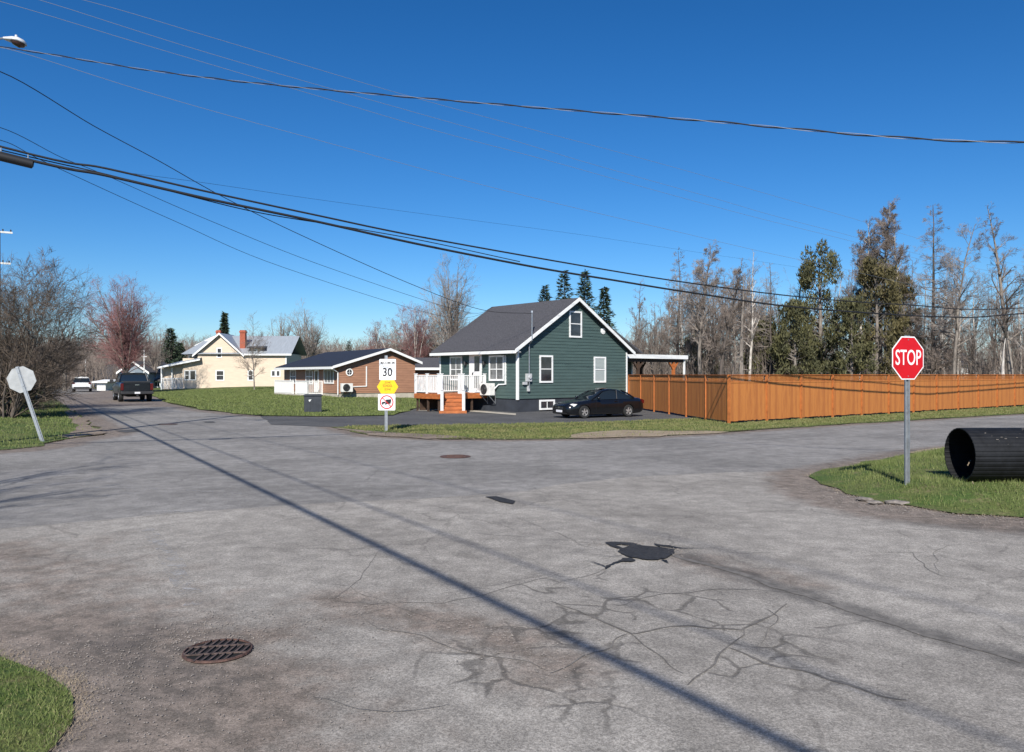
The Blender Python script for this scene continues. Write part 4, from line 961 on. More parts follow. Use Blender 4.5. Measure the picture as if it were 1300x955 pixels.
pc = MB(); pc.bar((2.05, -.04, 2.45), (2.05, -.04, 1.02), .07, .05, up=(0, 1, 0)); pc.bar((2.08, -.04, 1.04), (.75, -.04, 1.0), .06, .06); pc.build('line_cover', M['white'], bh)
pr = MB()
for a, b in (((-1.1, 3.2), (-1.1, 5.9)), ((-1.1, 6.6), (-1.1, 11.2)), ((-1.1, 3.2), (-.05, 3.2))):
    a = Vector((*a, .38)); b = Vector((*b, .38)); pr.bar(a + Vector((0, 0, 1.0)), b + Vector((0, 0, 1.0)), .07, .06); pr.bar(a + Vector((0, 0, .1)), b + Vector((0, 0, .1)), .06, .05); nb = int((b - a).length / .15)
    for i in range(nb + 1): q = a.lerp(b, i / nb); w = .09 if i in (0, nb) else .045; pr.bar(q, q + Vector((0, 0, 1.02)), w, w)
pr.build('porch_railing', M['white'], bh); MB().box(-1.15, -.02, 3.1, 11.3, .0, .36).build('porch_floor', M['concrete'], bh)
Bm = Matrix.Translation(BO) @ Matrix.Rotation(ANG, 4, 'Z')
heat_pump('white heat pump standing against the brown house gable wall', Bm @ Vector((.42, -.42, .66)), ANG, .95)
# low brown outbuilding between the two houses
gb = thing('brown_garage', 'low brown shed with grey roof between the brown and green houses', 'shed', gp(522, 62, 0), R(8))
g1 = MB(); g1.box(0, 4.6, .003, 4.5, -.1, 2.35); siding(g1, (0, 0, 0), (1, 0, 0), (0, -1, 0), .1, 2.35, lambda z: (0, 4.6), .125); g1.build('wall', M['tan_brown'], gb)
g2 = MB(); g2.add([(-.35, -.4, 2.36), (4.9, -.4, 2.36), (4.9, 2.3, 3.25), (-.35, 2.3, 3.25), (4.9, 5.0, 2.36), (-.35, 5.0, 2.36), (-.35, -.4, 2.28), (4.9, -.4, 2.28), (4.9, 5, 2.28), (-.35, 5, 2.28)], [(0, 1, 2, 3), (3, 2, 4, 5), (6, 9, 8, 7), (0, 6, 7, 1), (1, 7, 8, 4, 2), (5, 9, 6, 0, 3), (4, 8, 9, 5)]); g2.build('roof', M['shingle'], gb)
MB().box(-.38, 4.95, -.46, -.41, 2.22, 2.40).build('fascia', M['white'], gb)

# --- cream house ---------------------------------------------------------------
CO = gp(232, 91, 0); ch = thing('cream_house', 'cream farmhouse with pale metal roof and two brick chimneys', 'house', CO, R(2))
def cx(u): return (u - 232) * .091
def cz(v): return CAMH - (v - 475) * .091
EZc = cz(448.6); BZ = cz(493)
mb = MB(); W2 = cx(362)
x0g, x1g, xa, za = cx(250.7), cx(305), cx(279), cz(424.5)
mb.box(0, W2, .003, 7.5, -.1, cz(455)); mb.box(x0g, W2, .003, 7.5, cz(455), EZc); mb.prism([(x0g, EZc), (x1g, EZc), (xa, za)], .003, 5, 1)
def cgx(z):
    if z < cz(470): return (0, W2)
    if z < cz(455): t = (z - cz(470)) / (cz(455) - cz(470)); return (x0g * t, W2)
    if z < EZc: return (x0g, W2)
    t = (z - EZc) / (za - EZc); return (x0g + (xa - x0g) * t, x1g - (x1g - xa) * t)
siding(mb, (0, 0, 0), (1, 0, 0), (0, -1, 0), BZ, za - .1, cgx, .14); mb.build('wall', M['cream'], ch)
MB().box(.02, W2 - .02, -.0, .002, -.1, BZ).build('foundation', M['concrete'], ch)
rf = MB(); rzr = cz(424.5); ry = 3.75
# main roof, ridge along the house
rf.add([(x0g - 1.8, -.35, EZc - .1), (W2 + .7, -.35, EZc - .1), (W2 + .7, ry, rzr), (x0g + .4, ry, rzr), (W2 + .7, 7.9, EZc - .1), (x0g - 1.8, 7.9, EZc - .1)], [(0, 1, 2, 3), (3, 2, 4, 5), (0, 3, 5)])
# cross gable roof
for s, xe in ((-1, x0g - .45), (1, x1g + .45)):
    zE = EZc - .45 * (za - EZc) / (xa - x0g); rf.add([(xa, -.4, za + .05), (xe, -.4, zE + .05), (xe, 5, zE + .05), (xa, 5, za + .05), (xa, -.4, za + .15), (xe, -.4, zE + .15), (xe, 5, zE + .15), (xa, 5, za + .15)], [(0, 1, 2, 3), (4, 7, 6, 5), (0, 4, 5, 1), (1, 5, 6, 2), (2, 6, 7, 3), (3, 7, 4, 0)])
rfo = rf.build('roof', M['metal_roof'], ch)
fk = MB()
for xe in (x0g - .47, x1g + .47): zE = EZc - .45 * (za - EZc) / (xa - x0g); fk.prism([(xa, za - .06), (xe, zE - .06), (xe, zE + .17), (xa, za + .17)], -.45, -.405, 1)
fk.box(x1g + .45, W2 + .7, -.42, -.36, EZc - .25, EZc - .06); fk.build('fascia', M['white'], ch)
MB().box(W2 - .06, W2 + .05, -.03, .05, BZ, EZc - .1).build('corner_trim', M['white'], ch)
# porch wing at the left, lean-to roof
pw = MB(); zpl, zpr = cz(466), cz(455.5)
pw.prism([(-2.6, -.05), (0.02, -.05), (.02, zpr - .5), (-2.6, zpl - .1)], .6, 6.5, 1); pw = pw.build('porch', M['cream'], ch)
lr = MB(); lr.add([(cx(203), -.6, zpl), (cx(256), -.6, zpr), (cx(256), 1.0, zpr + .45), (cx(213), 6.8, zpl + .55), (cx(203), -.6, zpl - .12), (cx(256), -.6, zpr - .12)], [(0, 1, 2, 3), (0, 4, 5, 1)]); lr.build('roof', M['metal_roof'], pw)
MB().prism([(cx(203), zpl - .2), (cx(256), zpr - .2), (cx(256), zpr - .02), (cx(203), zpl - .02)], -.66, -.61, 1).build('fascia', M['white'], pw)
q = MB()
for i in range(16): x = -2.5 + i * .155; q.box(x, x + .07, .3, .36, cz(494), cz(481))
q.box(-2.6, .0, .28, .38, cz(481), cz(480)); q.box(-2.6, -2.45, .25, .4, cz(495), cz(467)); q.box(-1.4, -1.28, .25, .4, cz(495), cz(467)); q.box(-.12, 0, .25, .4, cz(495), cz(467)); q.build('railing', M['white'], pw)
# upper left wing with a dormer
uw = MB(); uw.box(cx(226), x0g, 3.0, 7.4, cz(462), cz(449)); uw = uw.build('upper_wing', M['cream'], ch)
ur = MB(); ur.add([(cx(223), 2.4, cz(449.5)), (x0g + .4, 2.4, cz(449.5)), (cx(262), 5.0, cz(427)), (cx(243), 5.0, cz(427)), (cx(223), 7.6, cz(449.5)), (x0g + .4, 7.6, cz(449.5))], [(0, 1, 2, 3), (0, 3, 4), (3, 2, 5, 4), (0, 4, 5, 1)]); ur.build('roof', M['metal_roof'], uw)
dm_ = MB(); dm_.prism([(cx(239), cz(440)), (cx(262), cz(428)), (cx(262), cz(425)), (cx(236), cz(437.5))], 2.6, 5.2, 1); dm_.build('dormer', M['white_old'], uw)
window(uw, (0, 3.0, 0), (1, 0, 0), (0, -1, 0), cx(228), cx(233), cz(459), cz(450.5), 'glass', fw=.05)
CW = ((0, 0, 0), (1, 0, 0), (0, -1, 0))
for a, b, t, e, br in ((275.6, 280.4, 442.5, 453.5, ((), (.5,))), (274.4, 283.3, 471, 482.5, ((), (.5,))), (314.6, 320, 471, 482.5, ((), (.5,))), (344, 348, 471, 477.5, ((), ())), (350, 354, 471, 477.5, ((), ())), (235, 240, 471, 482, ((), (.5,))), (241.5, 248, 471, 482, ((), ()))):
    window(ch, *CW, cx(a), cx(b), cz(e), cz(t), 'glass', br, fw=.09)
for u in (272.5, 317, 348): window(ch, (0, -.01, 0), (1, 0, 0), (0, -1, 0), cx(u - 2.5), cx(u + 2.5), .05, BZ - .06, 'glass', fw=.04, name='basement_window')
dm_ = MB(); dm_.box(cx(316), cx(331), .3, 3, EZc - .15, cz(441.5)); dm_ = dm_.build('roof_dormer', M['cream'], ch)
MB().add([(cx(312), -.15, cz(441)), (cx(335.6), -.15, cz(441)), (cx(333), 2.4, cz(437.5)), (cx(315), 2.4, cz(437.5)), (cx(312), -.15, cz(442)), (cx(335.6), -.15, cz(442)), (cx(333), 2.4, cz(442)), (cx(315), 2.4, cz(442))], [(0, 1, 2, 3), (4, 7, 6, 5), (0, 4, 5, 1), (1, 5, 6, 2), (3, 7, 4, 0)]).build('roof', M['dark_metal'], dm_)
window(dm_, (0, .3, 0), (1, 0, 0), (0, -1, 0), cx(320), cx(324), cz(447), cz(443.5), 'glass', fw=.05)
def chimney(x, y, z0, z1, w, p):
    c = MB(); c.box(x - w / 2, x + w / 2, y - w / 2, y + w / 2, z0, z1); c.box(x - w / 2 - .06, x + w / 2 + .06, y - w / 2 - .06, y + w / 2 + .06, z1 - .3, z1 - .12); c.build('chimney', M['brick'], p)
chimney(cx(304), 1.2, EZc, cz(418.5), .62, ch); chimney(cx(260.5), 4.6, EZc, cz(416.5), .5, ch)

# --- distant houses ---------------------------------------------------------------
def small_house(name, label, u0, u1, Y, ve, vr, wallm, roofm, vb=492, gable_front=False, depth=8, rz=0, cat='house', wins=()):
    t = thing(name, label, cat, gp(u0, Y, 0), rz); w = (u1 - u0) / 1000 * Y; ze = CAMH - (ve - 475) / 1000 * Y; zr = CAMH - (vr - 475) / 1000 * Y
    mb = MB(); mb.box(0, w, 0, depth, -.2, ze)
    if gable_front: mb.prism([(0, ze), (w, ze), (w / 2, zr - .05)], 0, depth, 1)
    mb.build('wall', M[wallm], t); r = MB()
    if gable_front:
        for xe in (-.3, w + .3): ze2 = ze - .3 * (zr - ze) / (w / 2); r.add([(w / 2, -.4, zr), (xe, -.4, ze2), (xe, depth + .3, ze2), (w / 2, depth + .3, zr), (w / 2, -.4, zr + .15), (xe, -.4, ze2 + .15), (xe, depth + .3, ze2 + .15), (w / 2, depth + .3, zr + .15)], [(0, 1, 2, 3), (4, 7, 6, 5), (0, 4, 5, 1), (1, 5, 6, 2), (3, 7, 4, 0)])
    else:
        r.add([(-.4, -.4, ze - .05), (w + .4, -.4, ze - .05), (w + .2, depth / 2, zr), (-.2, depth / 2, zr), (w + .4, depth + .4, ze - .05), (-.4, depth + .4, ze - .05), (-.4, -.4, ze - .2), (w + .4, -.4, ze - .2)], [(0, 1, 2, 3), (3, 2, 4, 5), (0, 6, 7, 1), (0, 3, 5), (1, 4, 2)])
    r.build('roof', M[roofm], t)
    if gable_front:
        f = MB()
        for xe in (-.32, w + .32): ze2 = ze - .3 * (zr - ze) / (w / 2); f.prism([(w / 2, zr - .12), (xe, ze2 - .12), (xe, ze2 + .14), (w / 2, zr + .14)], -.47, -.41, 1)
        f.build('fascia', M['white'], t)
    for (a, b, c_, d_) in wins:
        window(t, (0, 0, 0), (1, 0, 0), (0, -1, 0), (a - u0) / 1000 * Y, (b - u0) / 1000 * Y, CAMH - (d_ - 475) / 1000 * Y, CAMH - (c_ - 475) / 1000 * Y, 'glass', ((.5,), ()), fw=.1)
    return t
small_house('grey_house', 'blue grey house with white gable edges behind the black pickup truck', 153, 188, 98, 472, 459.5, 'blue_grey', 'shingle', gable_front=True, wins=((164, 170, 474, 480),))
small_house('blue_house', 'small pale blue house with white windows right of the pickup truck', 188, 212, 100, 482, 474.5, 'pale_blue', 'shingle', wins=((197, 203, 485, 491),))
small_house('pale_green_house', 'pale green grey house with white windows beyond the white car', 100, 122, 118, 475, 468, 'pale_blue', 'shingle', wins=((104, 109, 476.5, 483), (111, 117, 476.5, 483)))
small_house('dark_roofed_house', 'dark roofed house between the white car and the pickup truck', 120, 150, 112, 481, 462, 'blue_grey', 'shingle', wins=((126, 131, 484, 490),))
small_house('white_garage', 'small white fronted garage right of the white car', 123, 134, 92, 484, 482, 'white_old', 'white', depth=4, cat='garage')
small_house('distant_house', 'dark roofed house half hidden in the wood at the right', 1211, 1240, 88, 462, 443, 'white_old', 'charcoal', wins=((1226, 1230, 466, 474),))
small_house('backyard_shed', 'low shed with a dark roof just above the fence left of the stop sign', 1046, 1128, 66, 476, 471.5, 'tan_brown', 'shingle', cat='shed')
sp = thing('white_mast', 'thin white mast standing behind the black pickup truck', 'pole', gp(183, 92, 0)); MB().tube([(0, 0, -.1), (0, 0, 4.8)], [.09, .05], 8).build('shaft', M['white'], sp); MB().box(-.3, .3, -.03, .03, 3.9, 3.98).build('crossbar', M['white'], sp)
sp = thing('white_mast', 'short white mast on the pale green grey house beyond the white car', 'pole', gp(108.5, 117, 0)); MB().tube([(0, 0, -.1), (0, 0, 4.1)], [.09, .05], 8).build('shaft', M['white'], sp); MB().box(-.2, .2, -.03, .03, 2.4, 2.5).build('crossbar', M['white'], sp)

# ------------------------------------------------------------------ fence
FC = Vector((8.39, 30.5, 0)); HC = Hm @ Vector((8.30, -.06, 0)); d2 = Vector((22.2, 16.6, 0)).normalized(); FT = 1.88
fence = thing('board_fence', 'long orange stained board fence with lattice top running from the green house along the road', 'fence', FC)
lat = 0
def fence_run(A, B, base=lambda s: 0.0, bay=2.4, out=1):
    L = (B - A).length; n = max(1, round(L / bay)); d = (B - A).normalized(); a = math.atan2(d.y, d.x); w = L / n
    for i in range(n):
        q = A + d * (w * i); loc = q - FC; s0 = w * i
        pn = MB(); nb = int(w / .14); bw = w / nb; rs = random.Random(i * 7 + int(L))
        for k in range(nb):
            x = k * bw; dy = rs.uniform(0, .004); pn.box(x + .0012, x + bw - .0012, -.012 - dy, .012 - dy, .07 + rs.uniform(-.015, .015), 1.57)
        pn.box(0, w, -.030, -.022, 1.555, 1.60); o = pn.build('board_panel', M['fence'], fence); o.location = loc; o.rotation_euler.z = a
        lt = MB(); st = .085; k = -.35
        while k < w + .35:
            for sgn in (1, -1):
                # slat from (k,1.60) to (k+-.28,1.84)
                xa, xb = k, k + sgn * .25; za, zb = 1.60, 1.85
                if min(xa, xb) < .04 or max(xa, xb) > w - .04: continue
                lt.bar((xa, .004 * sgn, za), (xb, .004 * sgn, zb), .007, .036, up=(0, 1, 0)) if False else lt.prism([(xa - .019, za), (xa + .019, za), (xb + .019, zb), (xb - .019, zb)], .005 * sgn - .004, .005 * sgn + .004, 1)
            k += st
        o = lt.build('lattice', M['fence'], fence); o.location = loc; o.rotation_euler.z = a
        cp = MB(); cp.box(-.02, w + .02, -.045, .045, 1.85, FT); cp.box(0, w, -.02, .02, 1.575, 1.61); o = cp.build('top_rail', M['fence_rail'], fence); o.location = loc; o.rotation_euler.z = a
        ps = MB(); ps.box(-.045, .045, -.055, .035, -.1, FT - .03); o = ps.build('post', M['fence_rail'], fence); o.location = loc; o.rotation_euler.z = a
fence_run(HC, FC - (FC - HC).normalized() * .0)
fence_run(FC, FC + d2 * 45.6)

# ------------------------------------------------------------------ signs
def text_mesh(txt, h, m, parent, name, w=None, bold=.0, loc=(0, 0, 0)):
    c = bpy.data.curves.new(name, 'FONT'); c.body = txt; c.size = 1; c.align_x = 'CENTER'; c.offset = bold; c.extrude = .003; c.resolution_u = 4; c.space_character = 1.0
    t = bpy.data.objects.new('t', c); COL.objects.link(t); bpy.context.view_layer.update()
    me = bpy.data.meshes.new_from_object(t.evaluated_get(bpy.context.evaluated_depsgraph_get())); bpy.data.objects.remove(t)
    vs = np.array([v.co[:] for v in me.vertices]); x0, y0 = vs[:, 0].min(), vs[:, 1].min(); x1, y1 = vs[:, 0].max(), vs[:, 1].max()
    sy = h / (y1 - y0); sx = (w / (x1 - x0)) if w else sy
    for v in me.vertices:
        v.co = ((v.co.x - (x0 + x1) / 2) * sx, v.co.z * .3, (v.co.y - (y0 + y1) / 2) * sy)
    me.materials.clear(); me.materials.append(M[m]); me.name = name
    o = bpy.data.objects.new(name, me); COL.objects.link(o); o.parent = parent; o.location = loc
    return o
def octagon(r, a0=22.5): return [(r * math.cos(R(a0 + 45 * i)), r * math.sin(R(a0 + 45 * i))) for i in range(8)]
def channel_post(mb, h, w=.06):
    for x0, x1, y0, y1 in ((-w / 2, w / 2, .0, .006), (-w / 2 - .0, -w / 2 + .006, -.03, -.0005), (w / 2 - .006, w / 2, -.03, -.0005), (-w / 2 - .022, -w / 2 - .0005, -.034, -.0295), (w / 2 + .0005, w / 2 + .022, -.034, -.0295)): mb.box(x0, x1, y0, y1, -.2, h)
    z = .05
    while z < h - .03: mb.cyl((0, -.0005, z), (0, 1, 0), .006, .004, 6, 1); z += .05
def stop_sign(label, loc, rz, lean, h, r, front, name='stop_sign'):
    t = thing(name, label, 'stop sign', loc, rz); t.rotation_euler = (0, lean, rz)
    p = MB(); channel_post(p, h); p.build('post', [M['grey_metal'], M['dark_metal']], t)
    zc = h - r * .98
    pl = MB(); pl.prism([(x, z + zc) for x, z in octagon(r)], -.042, -.0375, 1, 0); pl = pl.build('sign_plate', M['sign_white'] if front else M['sign_back'], t)
    if front:
        MB().prism([(x, z + zc) for x, z in octagon(r * .945)], -.0455, -.0425, 1).build('red_face', M['red'], pl)
        text_mesh('STOP', r * .66, 'sign_white', pl, 'lettering', w=r * 1.50, bold=.006, loc=(0, -.049, zc + .01))
        b = MB()
        for z in (zc - r * .78, zc + r * .78): b.cyl((0, -.048, z), (0, 1, 0), .009, .008, 8)
        b.build('bolt', M['grey_metal'], pl)
    else:
        b = MB()
        for z in (zc - r * .5, zc + r * .5): b.cyl((0, .01, z), (0, 1, 0), .012, .02, 8)
        b.build('bolt', M['grey_metal'], t)
    return t
stop_sign('red STOP sign on a galvanised post in the grass at the right', Vector((6.30, 12.6, .19)), R(22.7), 0, 2.33, .372, True)
# seen from behind: the plate is on the far side of the post
t = stop_sign('stop sign seen from behind, pale grey and leaning left', G(53, 560), R(180 + 12), R(17), 2.2, .385, False)
# pair of speed plates
sg = thing('speed_sign', 'post with white MAXIMUM 30 plate, yellow plate and no trucks plate', 'road sign', G(490.5, 547), R(-3))
p = MB(); channel_post(p, 2.52, .05); p.build('post', [M['grey_metal'], M['dark_metal']], sg)
def sz(v): return CAMH - (v - 475) * .02639
def rplate(nm, cx_, z0, z1, w, m, tilt=0):
    pl = MB(); r = .03; x0, x1 = -w / 2, w / 2; pts = []
    for ax, az, a0 in ((x1 - r, z1 - r, 0), (x0 + r, z1 - r, 90), (x0 + r, z0 + r, 180), (x1 - r, z0 + r, 270)):
        for k in range(4): a = R(a0 + 30 * k); pts.append((ax + r * math.cos(a), az + r * math.sin(a)))
    pl.prism(pts, -.041, -.037, 1); o = pl.build(nm, M[m], sg); o.location.x = cx_; return o
pl = rplate('speed_plate', .05, sz(482.6), sz(456), .56, 'sign_white')
text_mesh('MAXIMUM', .095, 'sign_black', pl, 'lettering', w=.47, bold=.014, loc=(0, -.043, sz(460.8)))
text_mesh('30', .285, 'sign_black', pl, 'lettering', w=.32, bold=.02, loc=(0, -.043, sz(472.5)))
yl = MB(); zc = sz(491.2); hh = .228; yl.prism([(-.36, zc), (-.22, zc - hh), (.22, zc - hh), (.36, zc), (.22, zc + hh), (-.22, zc + hh)], -.041, -.037, 1); yl = yl.build('yellow_plate', M['sign_yellow'], sg); yl.location.x = .05
text_mesh('ZONE', .06, 'sign_black', yl, 'lettering', w=.20, bold=.004, loc=(0, -.043, zc + .145))
text_mesh('SCHOOL', .085, 'sign_black', yl, 'lettering', w=.32, bold=.006, loc=(0, -.043, zc + .035))
text_mesh('ZONE', .06, 'sign_black', yl, 'lettering', w=.22, bold=.004, loc=(0, -.043, zc - .085))
pl = rplate('no_trucks_plate', .02, sz(521), sz(500.4), .58, 'sign_white'); zc = sz(510.6)
tk = MB(); y = -.0435
tk.prism([(-.03, zc - .005), (.15, zc + .03), (.15, zc + .10), (-.03, zc + .085)], y - .001, y + .001, 1); tk.prism([(-.03, zc - .07), (.13, zc - .055), (.15, zc + .029), (-.03, zc - .006)], y - .001, y + .001, 1)
tk.prism([(-.17, zc - .055), (-.04, zc - .04), (-.04, zc + .01), (-.10, zc + .02), (-.17, zc - .01)], y - .001, y + .001, 1)
for x in (-.13, -.03): tk.cyl((x, y, zc - .065), (0, 1, 0), .027, .002, 12)
tk.build('truck_symbol', M['sign_black'], pl)
rg = MB(); n_ = 32
for i in range(n_):
    a, b = 2 * math.pi * i / n_, 2 * math.pi * (i + 1) / n_; r1, r2 = .195, .232
    rg.add([(r1 * math.cos(a), -.0455, zc + r1 * math.sin(a)), (r2 * math.cos(a), -.0455, zc + r2 * math.sin(a)), (r2 * math.cos(b), -.0455, zc + r2 * math.sin(b)), (r1 * math.cos(b), -.0455, zc + r1 * math.sin(b))], [(0, 1, 2, 3)])
rg.prism([(-.15, zc + .13), (-.13, zc + .15), (.15, zc - .13), (.13, zc - .15)], -.0475, -.0465, 1); rg.build('prohibition_ring', M['red'], pl)

# ------------------------------------------------------------------ bin, culvert, drains, stones
bn = thing('storage_box', 'dark grey lidded garbage box on the lawn by the driveway', 'bin', gp(385.5, 38.6, .0), R(14))
b = MB(); b.box(0, .84, 0, .72, 0, .78); 
for x in (.14, .28, .42, .56, .70): b.box(x - .012, x + .012, -.012, -.001, .05, .68)
b.build('body', M['bin'], bn, bevel=.012)
l = MB(); l.box(-.04, .88, -.04, .76, .785, .84); l.box(.02, .82, .02, .70, .84, .865); l.build('lid', M['bin'], bn, bevel=.015)
e = MB(); e.prism([(.22, .56), (.26, .50), (.30, .54), (.36, .63), (.32, .62), (.27, .60), (.24, .62)], -.0155, -.0125, 1); e.build('emblem', M['white_old'], bn)
bn.location = G(386, 524) ; bn.location.z = .03

cv = thing('culvert_pipe', 'large black ribbed plastic culvert pipe lying on the grass at the right', 'pipe', (7.17, 12.62, .61), R(1.5))
Rr = .428; Lc = 6.2; NR = 34; c = MB(); vs = []; prof = []
for k in range(NR * 4):
    a = 2 * math.pi * k / (NR * 4); r = Rr - (.006 if k % 4 in (0,) else 0); prof.append((r * math.cos(a), r * math.sin(a)))
n = len(prof); outr = [(0, y, z) for y, z in prof] + [(Lc, y, z) for y, z in prof]
c.add(outr, [(i, (i + 1) % n, n + (i + 1) % n, n + i) for i in range(n)])
inn = [(0, y * .965, z * .965) for y, z in prof] + [(Lc, y * .965, z * .965) for y, z in prof]
c.add(inn, [(i, n + i, n + (i + 1) % n, (i + 1) % n) for i in range(n)])
c.add([(0, y, z) for y, z in prof] + [(0, y * .965, z * .965) for y, z in prof], [(i, n + i, n + (i + 1) % n, (i + 1) % n) for i in range(n)])
c.add([(Lc, y, z) for y, z in prof] + [(Lc, y * .965, z * .965) for y, z in prof], [(i, (i + 1) % n, n + (i + 1) % n, n + i) for i in range(n)])
c.build('pipe_wall', M['black_plastic'], cv, fixn=False)
fl = MB(); rs = random.Random(5)
for i in range(130):
    a = R(rs.uniform(85, 150)) if i < 112 else R(rs.uniform(120, 160)); x = rs.uniform(.2, 5); s = rs.uniform(.005, .022); y, z = Rr * 1.003 * math.cos(a), Rr * 1.003 * math.sin(a)
    tdir = Vector((0, -math.sin(a), math.cos(a))); q = Vector((x, y, z)) + Vector((0, math.cos(a), math.sin(a))) * .002
    fl.add([q, q + Vector((s * 2.2, 0, 0)), q + Vector((s * 1.6, 0, 0)) + tdir * s * .5, q + tdir * s * .35], [(0, 1, 2, 3)])
fl.build('peeling_flake', M['stone'], cv, fixn=False)['label'] = 'pale flecks of dried mud on the pipe'
rp = thing('frayed_rope', 'pale frayed straw and rope hanging in the mouth of the black pipe', 'rope', (7.18, 12.4, .44)); rp_ = MB(); rp_.tube([(-.02, -.02, .02), (.03, .02, .07), (.1, .1, .09), (.16, .2, .08)], .008, 5); rp_.tube([(.02, -.08, -.22), (.0, -.15, -.27), (-.1, -.22, -.29), (-.2, -.2, -.3)], .007, 5); rp_.build('strand', M['sand'], rp)
st = MB(); st.tube([(0, 0, 0), (.10, .0, .02), (.3, .01, .0), (.55, 0, -.015), (.8, 0, .0)], .010, 5); o = st.build('dry_stick', M['bark_birch']); o.location = (8.0, 12.165, .76); tag(o, 'thin pale stick stuck to the side of the black pipe', 'stick')

def grate(name, label, c, r, rot, cat='drain'):
    t = thing(name, label, cat, (c.x, c.y, -.018), rot); N = 28
    hole = MB(); hole.lathe([(0.001, .002), (r * .93, .002)], (0, 0, 0), (0, 0, 1), N); hole.build('pit', M['void'], t, fixn=False)
    rim = MB(); rim.lathe([(r * .93, .0), (r * .93, .014), (r * .975, .012), (r * .99, 0)], (0, 0, 0), (0, 0, 1), N); rim.build('rim', M['rust'], t)
    b = MB(); rows = (-.33, .33)
    for j in rows:                 # cross ribs
        y = j * r; hw = math.sqrt(max(0, (r * .93) ** 2 - y * y)); b.box(-hw, hw, y - .006, y + .006, .006, .016)
    lim = (-.93,) + rows + (.93,)
    for a_, b_ in zip(lim[:-1], lim[1:]):          # slanted vanes between the ribs
        ya, yb = a_ * r + .006, b_ * r - .006; i = -8
        while i <= 8:
            x = i * .048; i += 1
            if math.hypot(abs(x) + .02, max(abs(ya), abs(yb))) > r * .98 and math.hypot(x, (ya + yb) / 2) > r * .80: continue
            b.add([(x - .026, ya, .015), (x - .012, ya, .015), (x + .022, yb, .015), (x + .010, yb, .015), (x + .002, ya, .0035), (x + .014, yb, .0035)], [(0, 1, 2, 3)], 0)
    b.build('vane', M['iron'], t, fixn=False); return t
gc = G(276.5, 823.5)
#ringm = flat('gravel_ring', rough_edge([(gc.x + .36 * math.cos(a / 4), gc.y + .36 * math.sin(a / 4)) for a in range(25)], .08, .025, 4), -.0195, M['soil'])
grate('storm_drain', 'rusty round storm drain grate in the near left asphalt', gc, .235, R(10))
mh = thing('manhole_cover', 'small round manhole cover in the middle of the road', 'manhole cover', (*G(578, 578.5)[:2], -.02)); k = MB(); k.lathe([(0.001, .012), (.28, .012), (.29, .006), (.32, .006), (.34, .010), (.36, .0)], (0, 0, 0), (0, 0, 1), 28)
for i in range(-2, 3): k.box(-.2, .2, i * .09 - .012, i * .09 + .012, .012, .017)
k.build('lid', M['rust'], mh, fixn=False)
mh = thing('manhole_cover', 'dark manhole cover on the street before the crossing wire shadow', 'manhole cover', (*G(213, 538)[:2], -.02)); k = MB(); k.lathe([(0.001, .012), (.33, .012), (.36, .0)], (0, 0, 0), (0, 0, 1), 28); k.build('lid', M['iron'], mh, fixn=False)

def rock(label, loc, s, seed, m='stone'):
    rs = random.Random(seed); bm = bmesh.new(); bmesh.ops.create_icosphere(bm, subdivisions=2, radius=1)
    for v in bm.verts: v.co = Vector((v.co.x * s[0], v.co.y * s[1], v.co.z * s[2])) * (1 + .35 * noise.noise(v.co * 1.4 + Vector((seed, 0, 0))))
    me = bpy.data.meshes.new('stone'); bm.to_mesh(me); bm.free(); me.materials.append(M[m]); o = bpy.data.objects.new('stone', me); COL.objects.link(o); o.location = loc; o.rotation_euler.z = rs.uniform(0, 3); return tag(o, label, 'stone')
for i, (u, v_, s, lb) in enumerate([(1098, 634, (.13, .08, .035), 'flat dark stone at the kerbless grass tip, leftmost of three'), (1111, 638, (.12, .08, .03), 'dark broken asphalt lump between the two other stones by the grass tip'), (1138, 638, (.19, .11, .035), 'widest pale flat stone at the grass edge left of the stop sign post')]):
    rock(lb, G(u, v_) + Vector((0, 0, .0)), s, 20 + i)
# pebbles and grit washed along the edges
rs = random.Random(9); pb = MB()
def pebbles(line, w, n, smin, smax):
    for i in range(n):
        k = rs.randrange(len(line) - 1); a = Vector(line[k]); b = Vector(line[k + 1]); q = a.lerp(b, rs.random()); x = q.x + rs.gauss(0, w); y = q.y + rs.gauss(0, w); s = rs.uniform(smin, smax)
        p = Vector((x, y, -.022 + s * .3)); o3 = [p + Vector((s * rs.uniform(.7, 1.2) * math.cos(t), s * rs.uniform(.7, 1.2) * math.sin(t), 0)) for t in (0, 1.3, 2.6, 3.9, 5.2)] + [p + Vector((0, 0, s * .8))]
        pb.add(o3, [(0, 1, 5), (1, 2, 5), (2, 3, 5), (3, 4, 5), (4, 0, 5)])
pebbles(dirt_lines[0][0], .7, 1500, .002, .0075); pebbles(dirt_lines[1][0], .35, 1300, .002, .008); pebbles(dirt_lines[2][0], .35, 1200, .004, .013)
pebbles(dirt_lines[4][0], .25, 700, .003, .009); pebbles(dirt_lines[6][0], .3, 500, .003, .009); pebbles(zz([(150, 232), (500, 240), (860, 300), (920, 350)]), .12, 250, .003, .012); pebbles([(-5, 8), (0, 7), (5, 9)], 2.2, 900, .002, .007)
tag(pb.build('gravel', M['stone'], fixn=False), 'loose gravel and grit scattered along the road edges', 'gravel', kind='stuff')

